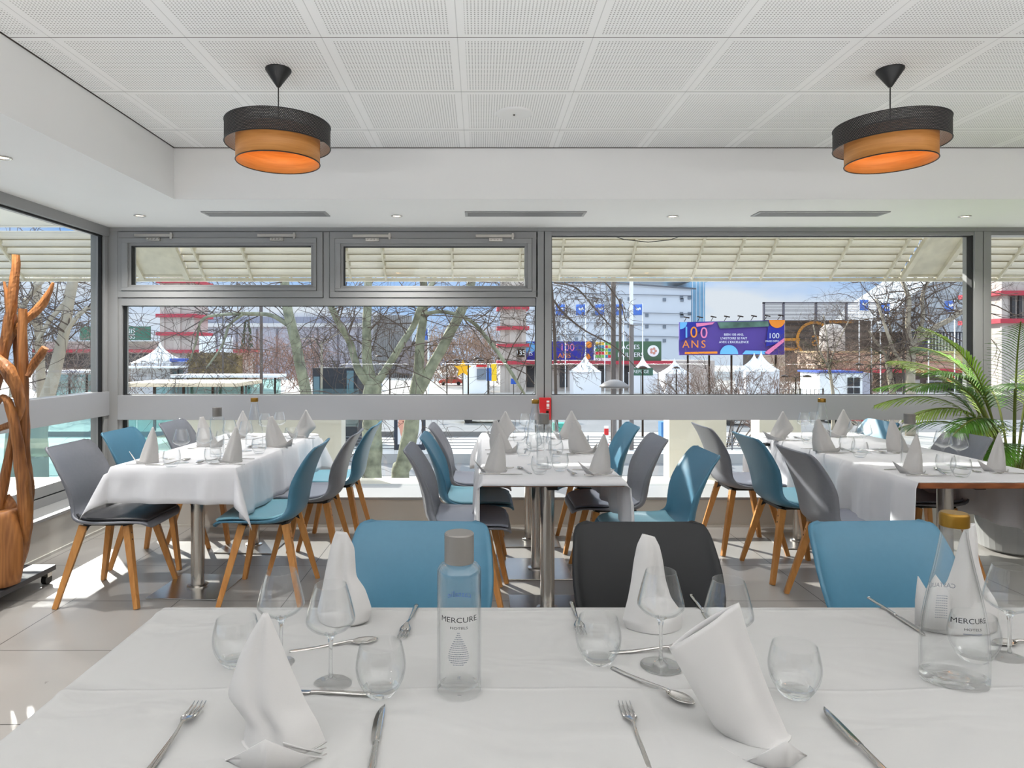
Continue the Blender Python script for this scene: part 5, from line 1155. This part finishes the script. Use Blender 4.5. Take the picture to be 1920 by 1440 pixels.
b = MB(); ubox(b, 1545, 2050, 660, 692, 95, 8); b.build('upper_wall', st, t, world=True); b = MB(); ubox(b, 1545, 2050, 658, 662, 94.6, 9); ubox(b, 1545, 2050, 677, 678, 94.8, 1); b.build('coping', cm('coping', (186, 158, 118)), t, world=True)
b = MB(); ubox(b, 1550, 2050, 692, 699, 92.5, 3); b.build('red_canopy', redb, t, world=True); b = MB(); gbox(b, 1545, 2050, 692, 96, 5); b.build('ground_floor', cm('taupe_wall', (136, 124, 116)), t, world=True)
b = MB(); 
for a in (1640, 1665, 1775, 1800, 1830): ubox(b, a, a+14, 702, 738, 95.86, .3)
b.build('dark_opening', darkv, t, world=True)
b = MB(); ubox(b, 1738, 1767, 713, 741, 95.6, .2); ubox(b, 1711, 1725, 712, 741, 95.6, .2); b.build('white_door', M['white'], t, world=True); b = MB()
for i in range(2):
    for j in range(3): ubox(b, 1741+i*13, 1752+i*13, 716+j*8.5, 722.5+j*8.5, 95.4, .1)
b.build('door_pane', cm('window_dark', (120, 128, 138)), t, world=True)
b = MB(); ubox(b, 1756, 1766, 700, 706, 92.3, .2); b.build('small_sign', M['white'], t, world=True)
# hut
t = thing('white_hut', 'white site hut with a four-pane window behind the slim tree', 'hut', (P(1578, 0, 66).x, 66, G)); b = MB(); gbox(b, 1537, 1617, 698, 66, 4); b.build('hut_body', M['white'], t, world=True); b = MB(); ubox(b, 1535, 1619, 696, 699, 65.8, 4.4); b.build('blue_roof_edge', cm('sign_blue', (66, 92, 178)), t, world=True)
b = MB(); ubox(b, 1617, 1632, 699, 760, 66.5, 3); b.build('grey_side', hallg, t, world=True)
w = MB(); ubox(w, 1587, 1615, 702, 741, 65.8, .2); wf_ = w.build('window_frame', M['white'], t, world=True)
for i in range(2):
    for (y0, y1) in ((708, 724), (727, 738)): b = MB(); ubox(b, 1589.5+i*12.5, 1600+i*12.5, y0, y1, 65.7, .05); b.build('window_pane', cm('kiosk_dark', (50, 50, 54)), t, world=True)
# ---- poles, flags, lamps, signs ----
def pole(px, pyt, Y, r, label, m=None, cat='pole', group='poles in the square'):
    c = P(px, pyt, Y); return tag(MB().tube([(c.x, Y, G), (c.x, Y, c.z)], [r, r*.85], 12).build('tall_pole', m or cm('pole_brown', (92, 82, 76)), None), label, cat, group)
pole(1150, 440, 36, .15, 'thick brown pole rising right of the central mullion'); pole(1163, 560, 37, .09, 'thinner brown pole just right of the thick one'); 
t = thing('tall_pole', 'pole, white above and grey below, right of the thick brown pole', 'pole', (P(1184, 0, 36).x, 36, G), 0, 'poles in the square'); h1 = P(0, 609, 36).z-G; h2 = P(0, 440, 36).z-G
MB().tube([(0,0,0), (0,0,h1)], .13, 12).build('grey_lower_shaft', cm('pole_grey', (120, 112, 108)), t); MB().tube([(0,0,h1), (0,0,h2)], .10, 12).build('white_upper_shaft', M['white'], t)
pole(1694, 577, 50, .09, 'dark lamp pole rising beside the large bare tree'); pole(490, 560, 50, .13, 'dark pole behind the left table, left of the slanting trunk')
pole(418, 575, 70, .08, 'thin dark pole left of the evergreen')
def flagpole(px, pyt, Y, pyb, label, fl=True, side=-1, col=(82, 124, 206)):
    c = P(px, pyt, Y); t = thing('flagpole', label, 'flagpole', (c.x, Y, G), 0, 'flagpoles with blue flags'); MB().tube([(0,0,0), (0,0,c.z-G)], .07, 8).build('pole', M['white'], t)
    if fl:
        w = 1.25*Y/90; h = 1.5*Y/90; rows = []
        for j in range(5): rows.append([Vector((side*(.08+w*i/8), .12*math.sin(i*.9+j*.3), c.z-G-.1-h*j/4-.06*i/8)) for i in range(9)])
        b = MB(); b.grid(rows); b.build('flag', cm('flag_blue', col), t, solid=.02, smooth=True)
        b = MB(); b.grid([[Vector((side*(.3+w*.55*i/4), -.2, c.z-G-.1-h*(.35+.2*j)+.1*math.sin(i*2))) for i in range(5)] for j in range(2)]); b.build('white_mark', M['white'], t, solid=.01)
for k, px in enumerate((1060, 1098, 1134, 1169, 1205)): flagpole(px, 569, 90, 640, ['first', 'second', 'third', 'fourth', 'fifth'][k]+' blue flag from the left before the white office block')
flagpole(1611, 560, 86, 0, 'flagpole with a blue flag left of the large bare tree', True, 1); flagpole(1651, 566, 86, 0, 'flagpole with a blue flag close left of the dark lamp pole', True, 1); flagpole(1634, 585, 90, 0, 'bare flagpole between two blue flags', False)
flagpole(1741, 580, 88, 0, 'bare flagpole right of the large bare tree', False); flagpole(1790, 562, 88, 0, 'flagpole with a blue flag next to the right window post'); 
t = flagpole(803, 615, 60, 0, 'slim blue banner flag left of the leaning tree limb', True, -1, (40, 90, 200))
def lamp(px, pyt, Y, label, double=True, big=False):
    c = P(px, pyt, Y); t = thing('street_lamp', label, 'street lamp', (c.x, Y, G), 0, 'black street lamps in the square'); h = c.z-G; k = 1.0
    MB().tube([(0,0,0), (0,0,h-.1)], [.075, .05], 10).build('lamp_post', M['screw'], t)
    for s in ((-1, 1) if double else (0,)):
        b = MB()
        if s: b.tube([(0,0,h-.15), (s*.35,0,h+.02), (s*.75,0,h+.06)], .03, 6)
        if s: b.build('lamp_arm', M['screw'], t)
        q = MB(); x = s*1.0; q.lathe([(0, .16), (.12, .14), (.30, .05), (.36, -.03), (.33, -.05), (0, -.04)], 20, (x, 0, h), sx=1.0)
        hd = q.build('lamp_head', M['screw'], t, smooth=True)
for a in ((838, 676, 66, 'double street lamp before the brown rise, leftmost'), (878, 676, 54, 'double street lamp beside the yellow figure'), (915, 672, 60, 'double street lamp left of tower 135'), (731, 668, 60, 'double street lamp behind the forked tree'), (1633, 684, 52, 'double street lamp right of the white hut'), (1492, 706, 56, 'double street lamp right of the reddish shrub')): lamp(*a)
lamp(1268, 690, 60, 'single street lamp by the thick poles, farther one', False); lamp(1205, 690, 44, 'single street lamp before the refuge sign', False)
# big dome lamp close by
c = P(1152, 722, 15); t = thing('street_lamp', 'large dome street lamp close outside, right of centre', 'street lamp', (c.x, 15, G)); h = c.z-G
MB().tube([(0,0,0), (0,0,h)], [.075, .045], 14).build('lamp_post', cm('pole_grey', (120, 112, 108)), t); MB().lathe([(0, .13), (.10, .12), (.22, .07), (.32, .0), (.35, -.05), (.31, -.06), (.2, -.03), (0, -.02)], 36, (0,0,h)).build('lamp_head', cm('lamp_bronze', (116, 108, 102), rough=.4), t, smooth=True)
b = MB(); b.lathe([(0, -.07), (.18, -.07), (.20, -.04), (0, -.03)], 30, (0,0,h)); b.build('lamp_glass', M['white'], t, smooth=True)
# kiosk white, yellow figure, signs
t = thing('white_kiosk', 'white ticket kiosk with a red roof line between the street lamps', 'kiosk', (P(893, 0, 90).x, 90, G)); b = MB(); gbox(b, 868, 918, 686, 90, 4); b.build('kiosk_body', M['white'], t, world=True); b = MB(); ubox(b, 893, 913, 684, 688, 89.6, .5); b.build('red_sign', M['red'], t, world=True); b = MB(); ubox(b, 894, 912, 692, 712, 89.8, .3); b.build('window', cm('window_dark', (120, 128, 138)), t, world=True)
t = thing('yellow_figure', 'flat yellow star-shaped figure on a post among the lamps', 'figure', (P(868, 0, 70).x, 70, G)); b = MB(); h = P(0, 691, 70).z-G; 
pts = [(h*0+(1.0 if k % 2 == 0 else .45)*math.sin(k*math.pi/5), h+(1.0 if k % 2 == 0 else .45)*math.cos(k*math.pi/5)) for k in range(10)]; b.prism(pts, -.1, .1); b.build('star_board', cm('bright_yellow', (242, 178, 30)), t); MB().tube([(0,0,0), (0,0,h)], .05, 8).build('post', M['screw'], t)
def sign(name, px, py, Y, w, h, col, label, cat='sign', deco=None):
    c = P(px, py, Y); t = thing(name, label, cat, (c.x, Y, G)); zz = c.z-G; MB().tube([(0, .06, 0), (0, .06, zz)], .035, 8).build('post', M['screw'], t); b = MB(); b.box(-w/2, w/2, -.03, .03, zz-h/2, zz+h/2); b.build('sign_plate', cm('sg_%d_%d' % (px, py), col), t)
    if deco: deco(t, zz)
sign('street_sign', 926, 698, 70, .6, 1.9, (240, 196, 40), 'tall yellow sign left of tower 135'); sign('street_sign', 917, 702, 66, .5, 1.3, (60, 110, 190), 'small blue sign beside the tall yellow one'); sign('street_sign', 963, 715, 58, .5, .5, (50, 90, 180), 'little blue road sign at the foot of tower 135')
def noentry(t, z): b = MB(); disc(b, 0, z, .42, -.05); b.build('red_disc', M['red'], t, solid=.02); MB().box(-.28, .28, -.09, -.07, z-.07, z+.07).build('white_bar', M['white'], t)
sign('no_entry_sign', 1782, 709, 70, .05, .05, (200, 200, 200), 'red and white round no entry sign before the stone wall', 'road sign', noentry)
def purp(t, z): b = MB(); disc(b, 0, z, .38, -.05); b.build('purple_disc', cm('purple', (120, 92, 160)), t, solid=.02)
sign('round_sign', 1902, 727, 50, .6, 1.3, (226, 214, 208), 'pale sign with a purple disc behind the palm', 'sign', purp)
sign('street_sign', 1202, 697, 60, 2.2, .7, (70, 104, 84), 'wide green direction sign right of the thick poles', 'sign', lambda t, z: text_obj('sign_lettering', 'REFUGE', .42, M['white'], t, (0, -.05, z)))
def car(px, py, col, label, L=4.2, rz=0):
    Y = (CAMZ-G)*F/(py-HY); c = P(px, py, Y); t = thing('parked_car', label, 'car', (c.x, Y, G), rz, 'cars in the square'); h = .5
    prof = [(-2.05, .35), (-2.1, .75), (-1.75, .95), (-1.1, 1.02), (-.55, 1.45), (.75, 1.48), (1.45, 1.05), (2.0, .95), (2.1, .6), (2.05, .35)]
    b = MB(); b.prism(prof[::-1], -.85, .85); b.build('car_body', cm('paint_%d' % px, col, rough=.3, coat=.5), t, bevel=.06)
    b = MB(); b.prism([(-.95, 1.04), (-.5, 1.38), (.7, 1.40), (1.2, 1.06)][::-1], -.87, .87); b.build('side_window', cm('kiosk_dark', (50, 50, 54)), t)
    for x in (-1.3, 1.3):
        for y in (-.8, .8): b = MB(); b.tube([(x, y-.1, .33), (x, y+.1, .33)], .33, 16); b.build('wheel', M['black'], t)
car(846, 722, (210, 70, 50), 'red car parked behind the bare limb'); car(1392, 796, (70, 72, 78), 'dark car glimpsed between the two cream parapets'); car(908, 792, (196, 214, 40), 'yellow-green car seen under the window band'); car(1580, 742+50, (130, 132, 136), 'grey car seen above the right table'); car(690, 731, (60, 66, 110), 'navy car behind the forked tree')
car(1625, 795, (190, 60, 60), 'small red car beyond the teal chair at right', rz=.5)
# ---- things low in the view: railing, advertising panel, bollard, boxes ----
t = thing('metal_railing', 'long grey metal railing with horizontal bars beyond the lower panes', 'railing', (0, 36, G)); b = MB()
for k in range(7): b.bar((-12, 0, .15+k*.16), (16, 0, .15+k*.16), .035)
b.build('horizontal_bars', cm('rail_grey', (110, 110, 112)), t)
for k in range(15): MB().box(-12+k*2-.03, -12+k*2+.03, -.03, .03, 0, 1.2).build('post', cm('rail_grey', (110, 110, 112)), t)
T1('low_wall', 'low dark kerb wall across the square behind the railing', 'wall', cm('kerb_grey', (120, 116, 112)), MB().box(-30, 3, 44.5, 45, G, G+.35)); T1('low_wall', 'pale stone step in front of the metal railing', 'wall', cm('step_stone', (176, 172, 166), noise=.8), MB().box(-20, 22, 33.9, 35.2, G, G+.5))
t = thing('advertising_panel', 'dark framed advertising panel with a face poster behind the leaning tree', 'advertising panel', (P(768, 0, 35.6).x, 35.6, G)); b = MB()
b.box(-.86, .86, 0, .25, .0, .75); b.box(-.86, -.66, 0, .25, .75, 3.2); b.box(.66, .86, 0, .25, .75, 3.2); b.box(-.86, .86, 0, .25, 3.0, 3.2); b.build('panel_frame', cm('panel_dark', (52, 56, 66)), t, bevel=.02)
p_ = MB(); p_.box(-.66, .66, .02, .1, .75, 3.0); p_ = p_.build('poster', cm('poster_white', (232, 228, 226)), t)
b = MB(); vs = [(-.22+.42*math.cos(a)*(1 if math.sin(a) > 0 else .8), 0, 1.75+.8*math.sin(a)) for a in [k*math.pi/16 for k in range(32)]]; b.add(vs, [tuple(range(31, -1, -1))]); b.build('printed_face', cm('skin', (222, 158, 132)), p_)
b = MB(); b.add([(-.42, -.01, 2.0), (-.28, -.01, 2.04), (-.14, -.01, 2.0), (-.28, -.01, 1.95)], [(0,1,2,3)]); b.add([(-.05, -.01, 2.0), (.05, -.01, 2.04), (.16, -.01, 2.0), (.05, -.01, 1.95)], [(0,1,2,3)]); b.add([(-.30, -.01, 1.30), (-.16, -.01, 1.36), (.0, -.01, 1.30), (-.15, -.01, 1.20)], [(0,1,2,3)]); b.build('printed_features', cm('feature', (120, 52, 46)), p_)
T1('utility_box', 'teal utility box seen right of the middle table end', 'box', cm('box_teal', (70, 160, 140)), MB().box(P(1036, 0, 40).x, P(1062, 0, 40).x, 40, 40.8, G, G+1.4)); T1('utility_box', 'blue and red poster box left of the cream parapet', 'box', cm('box_blue', (70, 120, 170)), MB().box(P(1240, 0, 35.3).x, P(1256, 0, 35.3).x, 35.3, 35.9, G, G+2.0))
t = thing('bollard', 'red and white striped bollard right of the middle table', 'bollard', (P(1137, 0, 30).x, 30, G)); MB().tube([(0,0,0), (0,0,2.4)], .1, 12).build('bollard_post', M['white'], t)
for z in (.6, 1.3, 2.0): MB().tube([(0,0,z), (0,0,z+.3)], .104, 12).build('red_band', M['red'], t)
t = thing('fence_panel', 'grey mesh fence between the reddish shrub and the white hut', 'fence', (P(1500, 0, 62).x, 62, G)); b = MB(); w = 2.2
for k in range(12): b.bar((-w+k*.4, 0, 0), (-w+k*.4, 0, 2.2), .04)
for k in range(6): b.bar((-w, 0, .2+k*.4), (w, 0, .2+k*.4), .03)
b.build('mesh', cm('rail_grey', (110, 110, 112)), t)
for x in (-w, 0, w): MB().box(x-.05, x+.05, -.05, .05, 0, 2.3).build('post', M['screw'], t)
# ================= PALM and DRIFTWOOD =================
t = thing('potted_palm', 'leafy green areca palm by the right end of the windows', 'potted plant', (3.72, 4.52, 0)); rr = random.Random(12)
MB().lathe([(0, 0), (.17, 0), (.2, .02), (.24, .42), (.26, .44), (.23, .44), (.22, .40), (0, .40)], 32).build('pot', M['frame'], t, smooth=False)
MB().lathe([(0, .405), (.219, .405)], 24).build('soil', M['screw'], t)
def frond(a, lean, L, z0, seed, mleaf, r0=.05):
    r2 = random.Random(seed); pts = []; p = Vector((math.cos(a)*r0, math.sin(a)*r0, .40)); d = Vector((math.cos(a)*.10, math.sin(a)*.10, 1)).normalized(); pts.append(p.copy()); n = 24; tot = z0+L
    for i in range(n):
        f = i/n; k = 0 if f*tot < z0 else 1
        d = (d+Vector((math.cos(a)*lean*.13*(1 if k else .25), math.sin(a)*lean*.13*(1 if k else .25), -(.10*lean*f if k else 0)))).normalized(); p = p+d*(tot/n); pts.append(p.copy())
    st = MB(); st.tube(pts, [.009*(1-.75*i/n)+.0015 for i in range(n+1)], 6); s = st.build('frond', M['stem_g'], t, smooth=True)
    b = MB(); i0 = int(n*z0/tot)
    NL = 30
    for j in range(NL):
        f = j/(NL-1); q = i0+f*(n-i0-.01); i = int(q); c = pts[i].lerp(pts[min(i+1, n)], q-i); dd = (pts[min(i+1, n)]-pts[i]).normalized(); side = dd.cross(Vector((0,0,1))).normalized()
        ll = .235*math.sin(math.pi*min(1, f*.85+.16))**.7*r2.uniform(.85, 1.1)
        for s_ in (-1, 1):
            dr = (dd*.85+side*s_*(.8-.3*f)+Vector((0,0,.18))).normalized(); w = Vector((0,0,1)).cross(dr).normalized()*.0066; row = []; cc = c.copy()
            for k in range(5):
                ww = w*(math.sin(math.pi*(.12+.84*k/4))); row.append([cc-ww, cc+Vector((0,0,-.002)), cc+ww]); dr = (dr+Vector((0,0,-.20))).normalized(); cc = cc+dr*ll/4
            b.grid(row)
    b.build('leaflets', mleaf, s, smooth=True)
fr = [(math.pi+.1, 1.5, .62, .52), (math.pi-.35, 1.25, .66, .62), (math.pi+.5, 1.7, .6, .5), (math.pi-.8, .9, .62, .68), (math.pi+.9, 1.1, .6, .62), (-1.7, 1.2, .6, .6), (-1.2, .8, .62, .66), (-.6, 1.3, .6, .6), (0, 1.1, .6, .66), (.6, .9, .6, .66), (1.2, 1.2, .6, .6), (1.9, .8, .6, .74), (math.pi, .55, .66, .72), (-2.2, .5, .66, .7), (2.6, 1.9, .55, .45), (-2.6, 1.6, .55, .45), (math.pi+.25, 2.2, .5, .4), (-2.9, .9, .6, .62), (2.9, .75, .62, .58), (-2.4, 2.1, .45, .38), (-2.95, 1.3, .62, .66), (2.75, 1.5, .6, .6), (-.2, .5, .6, .7), (-1.9, 1.7, .55, .5)]
for i, (a, l, L, z0) in enumerate(fr): frond(a, l, L, z0, i, M['leaf'] if i % 3 else M['leaf2'])
# driftwood
YD = 3.62
t = thing('driftwood_sculpture', 'tall orange-brown driftwood sculpture at the left edge', 'sculpture', (-2.68, YD, .1))
def limb(name, pts, w=.06, lab=None):
    pp = []; rr_ = []
    for px, py, r, *dy in pts:
        y = YD+(dy[0] if dy else 0); pp.append(P(px, py, y)); rr_.append(r*y/F)
    c = crv([[*p, r] for p, r in zip(pp, rr_)], (len(pp)-1)*5)
    b = MB(); b.tube([Vector(q[:3]) for q in c], [max(q[3], .004) for q in c], 14, True, wob=w); return b.build(name, M['drift'], t, smooth=False, world=True)
for l in [[(30, 478, 6.5), (29, 510, 7.5), (24, 545, 9), (20, 585, 9), (12, 630, 9.5), (2, 680, 10), (-14, 740, 10)],
          [(43, 579, 7), (42, 620, 8), (43, 680, 8.5), (45, 740, 8), (46, 800, 8.5), (47, 860, 9), (52, 905, 10), (50, 960, 11), (44, 1010, 12), (32, 1050, 14), (20, 1082, 14)],
          [(100, 530, 2.5, .05), (90, 552, 5.5, .05), (78, 572, 8, .05), (58, 592, 7.5, .03), (42, 606, 7, .03), (20, 630, 7, .03), (6, 668, 7.5, .02), (0, 700, 7)],
          [(85, 652, 6.5, .02), (74, 668, 7.5, .02), (60, 688, 7, .02), (50, 706, 6, .0)],
          [(28, 590, 4, .08), (31, 640, 6, .07), (34, 690, 6.5, .06), (38, 740, 6, .04), (42, 790, 6, .02)],
          [(-16, 672, 13, -.05), (4, 684, 13, -.06), (20, 704, 12, -.07), (33, 734, 10, -.06), (38, 765, 8, -.05), (28, 790, 7, -.04), (8, 800, 6, -.02), (-10, 806, 6)],
          [(-10, 760, 6, -.07), (6, 745, 6, -.08), (18, 762, 8, -.08), (28, 800, 9, -.07), (36, 850, 10, -.05), (44, 905, 12, -.04), (48, 960, 12, -.03), (44, 1010, 11, -.02), (34, 1050, 12)],
          [(26, 792, 5, -.03), (18, 850, 7, -.03), (6, 910, 9, -.03), (-4, 980, 10, -.02), (0, 1040, 12)],
          [(10, 930, 7, .0), (24, 960, 12, .0), (30, 1000, 14, .0), (26, 1040, 14), (18, 1078, 12)],
          [(8, 528, 2, -.02), (12, 560, 3.5, -.02), (16, 600, 4.5, -.01), (14, 640, 5, 0)],
          [(-20, 600, 6), (-14, 700, 8), (-12, 800, 9), (-14, 900, 10), (-8, 1000, 12), (0, 1060, 14)]]: limb('branch', l)
b = MB(); rows = []
for i in range(13):
    f = i/12; z = .0+.40*f; c = P(6, 1070-f*110, YD-.10); w = .088*math.sin(math.pi*(.18+.74*f))**.6
    rows.append([Vector((c.x+w*math.cos(a)*(1+.07*math.sin(5*a+f*3)), YD-.08+.07*math.sin(a)*(1+.08*math.sin(4*a-f*5)), .112+z)) for a in [k*math.pi/12 for k in range(24)]])
b.grid(rows, True); b.f.append(tuple(range(23, -1, -1))); b.f.append(tuple(12*24+k for k in range(24))); b.build('burl', M['drift'], t, world=True, smooth=True)['label'] = 'broad knotty foot of the sculpture'
t2 = thing('wheeled_base', 'dark square platform on castors under the driftwood', 'wheeled base', (-2.725, 3.62, 0), .0)
MB().box(-.175, .175, -.28, .28, .07, .10).build('platform', cm('platform_dark', (58, 58, 62), rough=.4), t2, bevel=.004)
for sx in (-1, 1):
    for sy in (-1, 1):
        b = MB(); b.box(sx*.15-.02, sx*.15+.02, sy*.23-.02, sy*.23+.02, .045, .07); c = b.build('castor', M['steel'], t2); b = MB(); b.tube([(sx*.15-.014, sy*.23, .03), (sx*.15+.014, sy*.23, .03)], .03, 20); b.build('wheel', M['black'], c)
